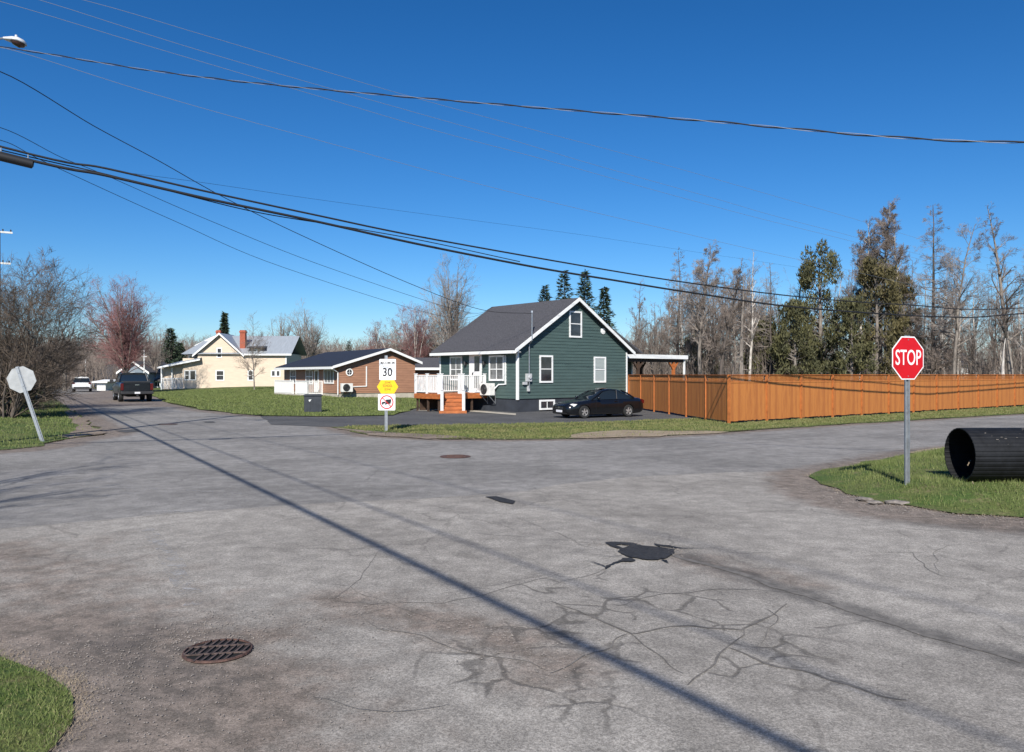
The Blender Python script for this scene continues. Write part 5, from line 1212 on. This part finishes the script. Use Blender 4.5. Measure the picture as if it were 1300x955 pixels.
sw = MB(); rs = random.Random(31)
def straw(line, n, w, l):
    for i in range(n):
        k = rs.randrange(len(line) - 1); q = Vector(line[k]).lerp(Vector(line[k + 1]), rs.random()); x = q.x + rs.gauss(0, w); y = q.y + rs.gauss(0, w); a = rs.uniform(0, 3.14); L = rs.uniform(.4, 1.3) * l; d = Vector((math.cos(a), math.sin(a), rs.uniform(-.05, .25))); p = Vector((x, y, -.018)); c = Vector((-math.sin(a), math.cos(a), 0)) * l * .05
        sw.add([p - c, p + c, p + d * L + Vector((0, 0, .01))], [(0, 1, 2)])
straw(isl_edge, 2600, .10, .05); straw(nl_edge, 1600, .06, .03); straw(FAR_EDGE, 2500, .25, .10); straw(left_edge, 1200, .3, .10)
tag(sw.build('dry_straw', M['sand'], fixn=False), 'dead straw and grass litter along the road edges', 'litter', kind='stuff')
bgv = thing('garbage_bag', 'black garbage bag lying on the grass beside the street at the left', 'bag', G(52, 510)); bm = bmesh.new(); bmesh.ops.create_icosphere(bm, subdivisions=3, radius=1)
for v in bm.verts: v.co = Vector((v.co.x * .55, v.co.y * .4, v.co.z * .28)) * (1 + .3 * noise.noise(v.co * 2.2)); v.co.z += .2
me = bpy.data.meshes.new('bag'); bm.to_mesh(me); bm.free(); me.materials.append(M['bag']); o = bpy.data.objects.new('bag_body', me); COL.objects.link(o); o.parent = bgv
MB().tube([(.35, 0, .38), (.42, .02, .47), (.5, 0, .5)], [.05, .03, .06], 7).build('knot', M['bag'], bgv)

# ------------------------------------------------------------------ vehicles
def interp(xs, ys, x):
    for i in range(len(xs) - 1):
        if x <= xs[i + 1]:
            t = (x - xs[i]) / (xs[i + 1] - xs[i]); t2 = t * t * (3 - 2 * t) * .35 + t * .65; return ys[i] + (ys[i + 1] - ys[i]) * t2
    return ys[-1]
def loft(sections, mats=(0,), pick=None):
    mb = MB(); n = len(sections[0]); vs = [v for s in sections for v in s]; fs = []; ms = []
    for i in range(len(sections) - 1):
        for k in range(n):
            k2 = (k + 1) % n; fs.append((i * n + k, i * n + k2, (i + 1) * n + k2, (i + 1) * n + k))
    fs.append(tuple(range(n - 1, -1, -1))); fs.append(tuple((len(sections) - 1) * n + k for k in range(n)))
    mb.add(vs, fs); return mb
def body_sections(st):
    """st: list of (x, z_bottom, z_mid, z_top, half width mid, half width top)"""
    out = []
    for x, zb, zm, zt, hw, ht in st:
        half = [(hw * .86, zb), (hw * .97, zb + .06), (hw * 1.0, zm - .12), (hw, zm), (hw * .985, zm + (zt - zm) * .5), (ht * .985, zt - .035), (ht * .90, zt), (ht * .55, zt + .012), (0, zt + .018)]
        sec = [(x, y, z) for y, z in half] + [(x, -y, z) for y, z in half[-2::-1]]
        out.append(sec)
    return out
def dense(st, n):
    xs = [s[0] for s in st]; out = []
    for i in range(n + 1):
        x = xs[0] + (xs[-1] - xs[0]) * i / n; out.append(tuple([x] + [interp(xs, [s[k] for s in st], x) for k in range(1, 6)]))
    return out
def cut_wells(o, wells):
    bpy.context.view_layer.update()
    mods = []
    cuts = []
    for (x, y, z, r, w) in wells:
        c = MB(); c.cyl((x, y, z), (0, 1, 0), r, w, 28); co = c.build('cut', M['rubber']); cuts.append(co); co.matrix_world = o.matrix_world
        md = o.modifiers.new('b', 'BOOLEAN'); md.operation = 'DIFFERENCE'; md.object = co; md.solver = 'EXACT'
    bpy.context.view_layer.update()
    me = bpy.data.meshes.new_from_object(o.evaluated_get(bpy.context.evaluated_depsgraph_get())); old = o.data; o.modifiers.clear(); o.data = me; me.name = old.name
    for co in cuts: bpy.data.objects.remove(co)
    me.polygons.foreach_set('use_smooth', [True] * len(me.polygons)); me.set_sharp_from_angle(angle=R(38))
def wheel(parent, x, y, r, w, side, rimm='alloy', spokes=5):
    t = MB(); t.lathe([(r * .62, -w / 2), (r * .93, -w / 2), (r, -w * .32), (r, w * .32), (r * .93, w / 2), (r * .62, w / 2), (r * .60, 0), (r * .62, -w / 2)], (x, y, r), (0, 1, 0), 32)
    ty = t.build('wheel', M['rubber'], parent, smooth=40); rm = MB(); yo = y + side * w * .42; a = Vector((0, side, 0))
    rm.lathe([(r * .63, -w * .3), (r * .66, .0), (r * .60, .006), (r * .55, -.03)], (x, yo, r), a, 28)
    rm.lathe([(0.001, .0), (r * .13, .0), (r * .16, -.02)], (x, yo, r), a, 14)
    for k in range(spokes):
        an = 2 * math.pi * k / spokes + .3; d = Vector((math.cos(an), 0, math.sin(an))); p = Vector((x, yo - side * .012, r)); s = Vector((-math.sin(an), 0, math.cos(an)))
        q0, q1 = p + d * r * .10, p + d * r * .60; rm.add([q0 - s * r * .09, q0 + s * r * .09, q1 + s * r * .13, q1 - s * r * .13, q0 - s * r * .09 - a * .03, q0 + s * r * .09 - a * .03, q1 + s * r * .13 - a * .03, q1 - s * r * .13 - a * .03], [(0, 1, 2, 3), (4, 7, 6, 5), (0, 4, 5, 1), (1, 5, 6, 2), (2, 6, 7, 3), (3, 7, 4, 0)])
    rm.build('rim', M[rimm], ty)
    dk_ = MB(); dk_.cyl((x, y + side * w * .05, r), (0, 1, 0), r * .6, w * .2, 24); dk_.build('brake_disc', M['dark_metal'], ty)
def greenhouse(st):
    """cabin stations: (x, z_low, z_top, half width low, half width top)"""
    out = []
    for x, zl, zt, hl, ht in st:
        half = [(hl, zl), (hl * .5 + ht * .5 + .012, (zl + zt) / 2), (ht, zt - .05), (ht * .93, zt - .012), (ht * .6, zt + .004), (0, zt + .012)]
        out.append([(x, y, z) for y, z in half] + [(x, -y, z) for y, z in half[-2::-1]])
    return out
def dense_g(st, n):
    xs = [s[0] for s in st]; return [tuple([xs[0] + (xs[-1] - xs[0]) * i / n] + [interp(xs, [s[k] for s in st], xs[0] + (xs[-1] - xs[0]) * i / n) for k in range(1, 5)]) for i in range(n + 1)]

# --- black coupe (x from nose to tail, facing -x) ----------------------------------
cs = .875
cp = thing('parked_coupe', 'black two door coupe parked in the driveway before the green house', 'car'); cp.scale = (cs, cs, cs)
st = [(0.0, .30, .45, .60, .62, .52), (.10, .20, .46, .68, .76, .64), (.30, .17, .50, .755, .83, .70), (.60, .16, .55, .80, .875, .74), (1.2, .16, .60, .875, .90, .78), (1.62, .16, .62, .94, .905, .78), (2.2, .16, .63, .93, .905, .80), (3.2, .16, .64, .93, .905, .80), (4.0, .17, .64, .955, .89, .76), (4.45, .20, .62, .965, .85, .70), (4.66, .24, .58, .93, .80, .66), (4.76, .32, .52, .80, .72, .62)]
bd = loft(body_sections(dense(st, 44))).build('body', M['black_paint'], cp, smooth=38)
cut_wells(bd, [(.93, s * .80, .31, .355, .5) for s in (-1, 1)] + [(3.67, s * .80, .31, .355, .5) for s in (-1, 1)])
gst = [(1.42, .90, .93, .78, .70), (1.85, .91, 1.16, .78, .64), (2.25, .92, 1.355, .78, .58), (2.7, .92, 1.425, .78, .56), (3.15, .92, 1.40, .77, .55), (3.6, .92, 1.27, .75, .54), (4.0, .93, 1.09, .72, .55), (4.22, .94, .98, .70, .58)]
loft(greenhouse(dense_g(gst, 26))).build('window_glass', M['car_glass'], cp, smooth=45)
rfp = MB(); secs = []
for x, zl, zt, hl, ht in dense_g(gst, 40):
    if 2.18 <= x <= 3.42: secs.append([(x, -ht * 1.03, zt - .045), (x, -ht * .94, zt + .004), (x, -ht * .6, zt + .018), (x, 0, zt + .026), (x, ht * .6, zt + .018), (x, ht * .94, zt + .004), (x, ht * 1.03, zt - .045)])
vs = [v for s in secs for v in s]; n = 7; rfp.add(vs, [(i * n + k, i * n + k + 1, (i + 1) * n + k + 1, (i + 1) * n + k) for i in range(len(secs) - 1) for k in range(n - 1)]); rfp.build('roof_panel', M['black_paint'], cp, smooth=True)
pl_ = MB()
for s in (-1, 1):
    for pp, rr in (([(1.46, s * .775, .93), (1.85, s * .715, 1.155), (2.22, s * .60, 1.345)], .028), ([(4.15, s * .71, .97), (3.75, s * .60, 1.22), (3.4, s * .57, 1.355)], .045), ([(2.98, s * .775, .93), (3.08, s * .59, 1.37)], .03)):
        MB().tube(pp, rr, 6).build('pillar', M['black_paint'], cp, smooth=60)
for x in (.93, 3.67):
    for s in (-1, 1): wheel(cp, x, s * .79, .315, .21, s)
for s in (-1, 1):
    h = MB(); h.add([(.10, s * .68, .52), (.07, s * .42, .52), (.12, s * .40, .63), (.30, s * .72, .72), (.52, s * .84, .70), (.36, s * .83, .58)], [(0, 1, 2, 3, 4, 5) if s < 0 else (5, 4, 3, 2, 1, 0)])
    for v_i in range(len(h.v)): x, y, z = h.v[v_i]; h.v[v_i] = (x - .035, y * 1.045, z + .012)
    h.build('headlight', M['headlight'], cp, fixn=False)
    tl = MB(); tl.prism([(4.60, .70), (4.74, .68), (4.745, .84), (4.62, .90)], s * .60, s * .80, 1); tl.build('taillight', M['taillight'], cp)
    mi = MB(); mi.lathe([(.01, -.07), (.06, -.05), (.08, 0), (.06, .06), (.01, .08)], (1.72, s * .98, 1.0), (0, 1, 0), 12); mi.bar((1.7, s * .84, .95), (1.72, s * .92, .98), .03, .03); mi.build('wing_mirror', M['black_paint'], cp, smooth=60)
    dh = MB(); dh.box(2.75, 2.93, s * .905 - .012, s * .905 + .012, .80, .83); dh.build('door_handle', M['black_paint'], cp)
    sm = MB(); sm.box(1.60, 1.608, s * .905 - .004, s * .905 + .004, .28, .90); sm.box(2.98, 2.988, s * .905 - .004, s * .905 + .004, .28, .90); sm.build('door_gap', M['void'], cp)
gr = MB(); gr.box(-.012, .05, -.34, .34, .47, .56); gr.build('grille', M['dark_metal'], cp)
gr = MB(); gr.cyl((-.02, 0, .53), (1, 0, 0), .055, .012, 16); gr.build('badge', M['chrome'], cp)
gr = MB(); gr.box(-.018, .04, -.26, .26, .30, .41); gr.build('number_plate', M['plate'], cp)
MB().box(.0, .06, -.60, .60, .22, .285).build('air_intake', M['void'], cp)
sn = MB(); sn.box(2.35, 2.75, -.22, .22, 1.452, 1.475); sn.build('sunroof', M['chrome'], cp)
# driver's side faces the camera; nose points to the left and a little nearer
ca = R(30)
P0 = Vector((3.15, 34.1, 0)); dirc = Vector((math.cos(ca), math.sin(ca), 0)); nrc = Vector((math.sin(ca), -math.cos(ca), 0))
cp.rotation_euler.z = ca; cp.location = P0 - dirc * .93 * cs - nrc * .88 * cs; cp.location.z = -.02

# --- black pickup (x from tail to nose; tail at 0) ---------------------------------------
tk = thing('pickup_truck', 'black crew cab pickup truck driving away along the street', 'truck')
st = [(0.0, .62, .95, 1.26, .93, .86), (.12, .60, .95, 1.30, .98, .90), (.8, .50, .95, 1.31, 1.0, .92), (2.0, .48, .95, 1.31, 1.0, .92), (3.4, .46, .95, 1.30, 1.0, .92), (4.5, .46, .92, 1.25, 1.0, .90), (5.3, .48, .9, 1.2, .98, .88), (5.75, .5, .85, 1.08, .92, .80)]
bd = loft(body_sections(dense(st, 34))).build('body', M['truck_paint'], tk, smooth=38)
cut_wells(bd, [(1.15, s * .9, .42, .47, .6) for s in (-1, 1)] + [(4.85, s * .9, .42, .47, .6) for s in (-1, 1)])
MB().box(.10, 1.78, -.78, .78, 1.22, 1.36).build('bed_cover', M['dark_metal'], tk)
gst = [(1.82, 1.26, 1.30, .90, .86), (1.95, 1.27, 1.80, .90, .74), (2.25, 1.27, 1.90, .90, .72), (3.6, 1.27, 1.92, .90, .72), (3.95, 1.27, 1.80, .90, .74), (4.45, 1.26, 1.32, .88, .84)]
loft(greenhouse(dense_g(gst, 22))).build('window_glass', M['car_glass'], tk, smooth=45)
rfp = MB(); rfp.prism([(-.735, 1.80), (-.70, 1.90), (-.45, 1.935), (.45, 1.935), (.70, 1.90), (.735, 1.80)], 1.98, 3.75, 0); rfp.build('roof_panel', M['truck_paint'], tk)
pl_ = MB()
for s in (-1, 1):
    for pp, rr in (([(1.80, s * .885, 1.28), (1.98, s * .745, 1.84)], .05), ([(3.0, s * .895, 1.28), (3.0, s * .735, 1.86)], .04), ([(4.42, s * .87, 1.30), (3.75, s * .735, 1.86)], .035)):
        MB().tube(pp, rr, 6).build('pillar', M['truck_paint'], tk)
tg = MB(); tg.box(-.035, -.002, -.74, .74, .72, 1.25); tg.box(-.045, -.036, -.70, .70, 1.14, 1.22); tg = tg.build('tailgate', M['truck_paint'], tk, bevel=.012); MB().box(-.06, -.047, -.12, .12, 1.10, 1.15).build('handle', M['chrome'], tg)
bp = MB(); bp.box(-.22, -.04, -.96, .96, .52, .70); bp = bp.build('rear_bumper', M['dark_metal'], tk, bevel=.03); MB().box(-.235, -.222, -.16, .16, .55, .67).build('number_plate', M['plate'], bp)
MB().box(-.30, -.1, -.05, .05, .40, .48).build('tow_hitch', M['dark_metal'], tk)
for s in (-1, 1):
    MB().box(-.02, .10, s * .87 - .085, s * .87 + .085, .78, 1.22).build('taillight', M['taillight'], tk, bevel=.01)
    mi = MB(); mi.box(3.95, 4.10, s * 1.16 - .12, s * 1.16 + .10, 1.20, 1.46); mi.bar((4.02, s * .9, 1.24), (4.02, s * 1.1, 1.3), .06, .05); mi.build('wing_mirror', M['dark_metal'], tk, bevel=.02)
    for x in (1.15, 4.85): wheel(tk, x, s * .85, .42, .27, s, 'alloy', 6)
    MB().box(2.0, 4.3, s * .98 - .05, s * .98 + .05, .36, .42).build('side_step', M['dark_metal'], tk)
MB().box(.3, 5.3, -.5, .5, .34, .5).build('chassis', M['void'], tk)
ta = R(90 + 31.5); rear = Vector(((174 - 650) / 1000 * 54.3, 54.3, -.03)); tk.location = rear; tk.rotation_euler.z = ta; tk.scale = (1.07, 1.07, 1.05)

# --- white car in the distance ---------------------------------------------------------------
sv = thing('parked_suv', 'white sport utility car parked at the far end of the street', 'car')
st = [(0.0, .40, .7, .98, .84, .78), (.15, .34, .72, 1.04, .91, .82), (1.0, .30, .72, 1.04, .93, .84), (3.2, .30, .72, 1.02, .93, .84), (4.2, .32, .68, .92, .90, .78), (4.55, .40, .62, .78, .80, .7)]
bd = loft(body_sections(dense(st, 24))).build('body', M['suv_paint'], sv, smooth=38)
cut_wells(bd, [(.95, s * .85, .36, .40, .5) for s in (-1, 1)] + [(3.6, s * .85, .36, .40, .5) for s in (-1, 1)])
gst = [(.10, 1.0, 1.05, .82, .76), (.45, 1.0, 1.50, .82, .66), (.9, 1.0, 1.60, .82, .64), (2.2, 1.0, 1.62, .82, .64), (2.7, 1.0, 1.5, .82, .66), (3.4, .98, 1.04, .80, .74)]
loft(greenhouse(dense_g(gst, 20))).build('window_glass', M['car_glass'], sv, smooth=45)
MB().prism([(-.66, 1.50), (-.62, 1.60), (-.35, 1.635), (.35, 1.635), (.62, 1.60), (.66, 1.50)], .42, 2.5, 0).build('roof_panel', M['suv_paint'], sv)
for s in (-1, 1):
    MB().box(-.02, .12, s * .78 - .14, s * .78 + .12, .86, 1.0).build('taillight', M['taillight'], sv)
    for x in (.95, 3.6): wheel(sv, x, s * .80, .36, .22, s)
MB().box(-.05, .1, -.75, .75, .36, .56).build('rear_bumper', M['dark_metal'], sv)
sv.location = gp(103.5, 84.5, -.03); sv.rotation_euler.z = R(90 + 27)

# ------------------------------------------------------------------ poles, lamp, wires
PB = Vector((-14.7, 20.3, 0)); PC = Vector((-16.5, 10.8, 0)); PD = Vector((52, 56.1, 0))
def utility_pole(label, loc, H, rz, arms=((.6, 1.1),)):
    t = thing('utility_pole', label, 'utility pole', loc, rz)
    MB().tube([(0, 0, -.2), (0, 0, H)], [.16, .11], 12).build('pole_shaft', M['pole_wood'], t, smooth=60)
    for dz, hw in arms:
        a = MB(); a.box(-hw, hw, -.05, .05, H - dz - .06, H - dz + .06); a = a.build('crossarm', M['white_old'], t)
        for x in (-hw + .1, 0.25, hw - .1): MB().lathe([(.02, 0), (.05, .03), (.035, .07), (.055, .1), (.02, .16)], (x, 0, H - dz + .06), (0, 0, 1), 10).build('insulator', M['dark_metal'], a)
    return t
utility_pole('plain wooden pole outside the left edge carrying the thick telephone cables', PC, 8.2, R(33), ())
utility_pole('plain wooden pole beyond the right edge carrying the thick telephone cables', PD, 8.2, R(33), ())
utility_pole('wooden utility pole just outside the left edge carrying the street lamp', PB, 12.3, R(17), ((.35, 1.2),))
far_pole = utility_pole('distant wooden utility pole at the left edge above the shrubs', gp(-2, 53, -.03), 11.6, R(32), ((.1, .8), (2.2, .7)))
near_pole = Vector((12.0, -9.5, 0))
PE = Vector((76, 90, 0))
utility_pole('wooden utility pole far along the fence beyond the right edge', PE, 12.0, R(37), ((.35, 1.2),))

lp = thing('street_lamp', 'pale cobra head street lamp with dark lens at the top left corner', 'street lamp', PB)
tip = P(34, 57, 19.6) - PB; neck = P(4, 48.5, 19.4) - PB
MB().tube([(0.1, 0, 9.4), (.5, -.4, 10.1), tuple(neck)], [.035, .03, .025], 8).build('arm', M['grey_metal'], lp, smooth=60)
hd = MB(); ax = (tip - neck); secs = []
for t_, w, h_ in ((0, .04, .03), (.18, .10, .06), (.4, .16, .10), (.65, .19, .12), (.88, .15, .09), (1.0, .05, .03)):
    c = neck + ax * t_; sd_ = ax.cross(Vector((0, 0, 1))).normalized(); secs.append([tuple(c + sd_ * w * math.cos(a) + Vector((0, 0, 1)) * h_ * max(0, math.sin(a)) * 1.0 + Vector((0, 0, -.02 if math.sin(a) < -.1 else 0))) for a in [2 * math.pi * k / 14 for k in range(14)]])
loft(secs).build('lamp_head', M['lamp_metal'], lp, smooth=50)
ln = MB(); secs = []
for t_, w, h_ in ((.30, .03, .01), (.4, .13, .06), (.65, .16, .10), (.88, .12, .06), (.95, .03, .01)):
    c = neck + ax * t_ + Vector((0, 0, -.022)); secs.append([tuple(c + sd_ * w * math.cos(a) - Vector((0, 0, 1)) * h_ * max(0, math.sin(a))) for a in [math.pi * 2 * k / 14 for k in range(14)]])
loft(secs).build('lens', M['lamp_glass'], lp, smooth=50)
MB().cyl(tuple(neck + ax * .55 + Vector((0, 0, .13))), (0, 0, 1), .03, .07, 10).build('photocell', M['lamp_metal'], lp)

def spline(pts, n):
    out = []; pts = [Vector(p) for p in pts]; q = [pts[0] * 2 - pts[1]] + pts + [pts[-1] * 2 - pts[-2]]
    for i in range(1, len(q) - 2):
        for k in range(n):
            t = k / n; out.append(.5 * ((2 * q[i]) + (-q[i - 1] + q[i + 1]) * t + (2 * q[i - 1] - 5 * q[i] + 4 * q[i + 1] - q[i + 2]) * t * t + (-q[i - 1] + 3 * q[i] - 3 * q[i + 1] + q[i + 2]) * t ** 3))
    out.append(pts[-1]); return out
def cable(label, pts, r, m='cable', n=8, group=None, name='overhead_cable'):
    o = MB().tube(spline(pts, n), r, 6).build(name, M[m], smooth=80, fixn=False); return tag(o, label, 'cable', group)
def track(u, v, A=None, B=None):         # the point of the pole-to-pole line whose height was read off the photograph
    A = A or PC; B = B or PD; dd = B - A
    r = (u - 650) / 1000; t = (r * A.y - A.x) / (dd.x - r * dd.y); q = A + dd * t; return Vector((q.x, q.y, CAMH - (v - 475) / 1000 * q.y))
def sagfit(pts): return pts
low_ = [PC + Vector((0, 0, 7.4))] + [track(u, v) for u, v in [(0, 194), (135, 223), (261, 252), (400, 281), (540, 312), (683, 340), (780, 356), (880, 372), (1020, 391), (1202, 402.5), (1300, 398)]] + [PD + Vector((0, 0, 7.6))]
upp = [PC + Vector((0, 0, 7.6))] + [track(u, v) for u, v in [(0, 186), (135, 214), (261, 243), (400, 273), (540, 302), (754, 340), (880, 360), (1020, 377.5), (1150, 387), (1300, 391)]] + [PD + Vector((0, 0, 7.9))]
cable('thick black telephone cable sagging across the picture, lower of the two', low_, .030)
cable('black cable just above the thick sagging cable', upp, .022)
mid_ = [track(u, v) + Vector((0, .05, 0)) for u, v in [(0, 190), (60, 204), (135, 221), (230, 246), (330, 270), (440, 288), (540, 306), (660, 332)]]
cable('thin steel strand lashed between the two black cables', mid_, .012, 'cable')
sc = thing('splice_case', 'black cylindrical splice case hanging under the cable at the left edge', 'splice case', track(-6, 194)); d_ = (track(43, 208) - track(-6, 196))
MB().tube([Vector((0, 0, -.05)), Vector((0, 0, -.05)) + d_ * .04, d_ * .96 + Vector((0, 0, -.05)), d_ + Vector((0, 0, -.05))], [.05, .085, .085, .04], 14).build('case_body', M['cable'], sc, smooth=50)
hg = MB()
for t_ in (.15, .85): q = d_ * t_; hg.tube([q + Vector((0, 0, -.02)), q + Vector((0, 0, .14))], .012, 6)
hg.build('hanger', M['grey_metal'], sc)
# bare primaries
def prim(label, pts, zl, zr):
    return cable(label, [PB + Vector((0, 0, zl))] + [track(u, v, PB, PE) for u, v in pts] + [PE + Vector((0, 0, zr))], .0065, 'alu_wire', group='bare power wires')
prim('highest bare wire, fading towards the tall trees', [(105, 0), (260, 45), (400, 87), (515, 121), (640, 155), (850, 211), (1050, 268), (1300, 338)], 12.3, 11.7)
prim('second bare wire from the top', [(50, 0), (230, 57), (400, 107), (640, 175), (750, 208), (900, 250), (1040, 289), (1300, 352)], 12.2, 11.5)
prim('third bare wire starting left of the lamp', [(32, 11), (200, 62), (400, 121), (560, 168), (700, 205), (880, 255), (1040, 296), (1300, 357)], 11.9, 11.3)
prim('lowest bare wire starting just below the lamp', [(20, 65), (200, 121), (400, 177), (640, 242), (850, 292), (1040, 335), (1300, 385)], 10.6, 10.3)
cable('faint thin dark wire above the sagging cables', [P(150, 218, 24), P(265, 233, 30), P(400, 253, 36), P(540, 272, 42), P(730, 297, 52), P(830, 312, 58), P(1050, 345, 72)], .006, 'cable')
# twisted triplex service line
tw = [PB + Vector((0, 0, 10.3))] + [P(u, v, Y) for u, v, Y in [(0, 60, 20.0), (201, 91, 19.2), (400, 113, 17.6), (850, 150, 14.8), (1300, 181, 12.6)]] + [Vector((14.5, 11.5, 5.6))]
sp_ = spline(tw, 40); tws = MB(); L_ = 0; A_ = []; B_ = []
for i, p in enumerate(sp_):
    if i: L_ += (p - sp_[i - 1]).length
    a = L_ * 2 * math.pi / 1.5; A_.append(p + Vector((0, math.cos(a), math.sin(a))) * .014); B_.append(p - Vector((0, math.cos(a), math.sin(a))) * .014)
tws = thing('twisted_cable', 'twisted service cable crossing the whole sky from the lamp pole', 'cable', (0, 0, 0))
MB().tube(A_, .013, 5).build('insulated_strand', M['cable'], tws, fixn=False); MB().tube(B_, .006, 5).build('bare_strand', M['alu_wire'], tws, fixn=False)
# service drops
mast = Hm @ Vector((.68, -.33, 4.95))
cable('black service wire dropping from the pole to the green house mast', [PB + Vector((0, 0, 9.7)), P(0, 91, 20.6), P(119, 160, 24), P(201, 204, 26), P(283, 250, 28.3), P(385, 300, 31.5), P(520, 360, 36), P(610, 393, 38.6), mast], .013)
bk = Hm @ Vector((4.08, 7.0, 5.95))
cable('thin dark wire running down to the green house ridge, upper of the pair', [PB + Vector((0, 0, 8.35)), P(0, 162, 20.6), P(78, 200, 24), P(135, 223, 26), P(261, 278, 30), P(417, 340, 36), P(590, 396, 45), bk], .009)
cable('thin dark wire running down to the green house ridge, lower of the pair', [PB + Vector((0, 0, 8.0)), P(0, 178, 20.6), P(66, 210, 24), P(220, 280, 30), P(361, 340, 36), P(564, 402, 46), bk + Vector((0, 0, -.25))], .009)
# lines along the street: their shadows cross the asphalt
def street(Yt, off, z): return Vector((off - .608 * Yt, Yt, z))
for (off, zh, r, lb) in ((-.58, 7.35, .045, 'thick cable along the street at the left edge'), (.95, 7.75, .016, 'thin wire along the street beside the thick cable'), (2.9, 9.2, .012, 'highest thin wire along the street')):
    pass
k = math.tan(R(SUN_EL))
def shadow_wire(label, a, b, z0, z1, z2, r):
    """a, b: two points its shadow passes through; the wire hangs z/k nearer the sun"""
    a = Vector(a[:2]); b = Vector(b[:2]); pts = []
    for t, z in ((-1.2, z0 + .9), (-.6, z0 + .2), (0, z0), (.5, z1), (1, z2), (1.3, z2 + .4)):
        q = a + (b - a) * t; pts.append(Vector((q.x, q.y - z / k, z)) if False else Vector((q.x - .125 * z / k, q.y - z / k, z)))
    return cable(label, pts, r, n=10, group='wires along the street')
SA, SB = G(793, 842), G(92, 506)
shadow_wire('thick cable along the street, seen only at the left edge', SA, SB, 7.6, 7.3, 8.2, .045)
shadow_wire('thin wire along the street right of the thick one', G(905, 842 - 40), G(96, 505), 8.9, 8.6, 9.6, .018)
shadow_wire('highest thin wire along the street', G(800, 668), G(100, 503), 12.8, 12.4, 12.4, .013)
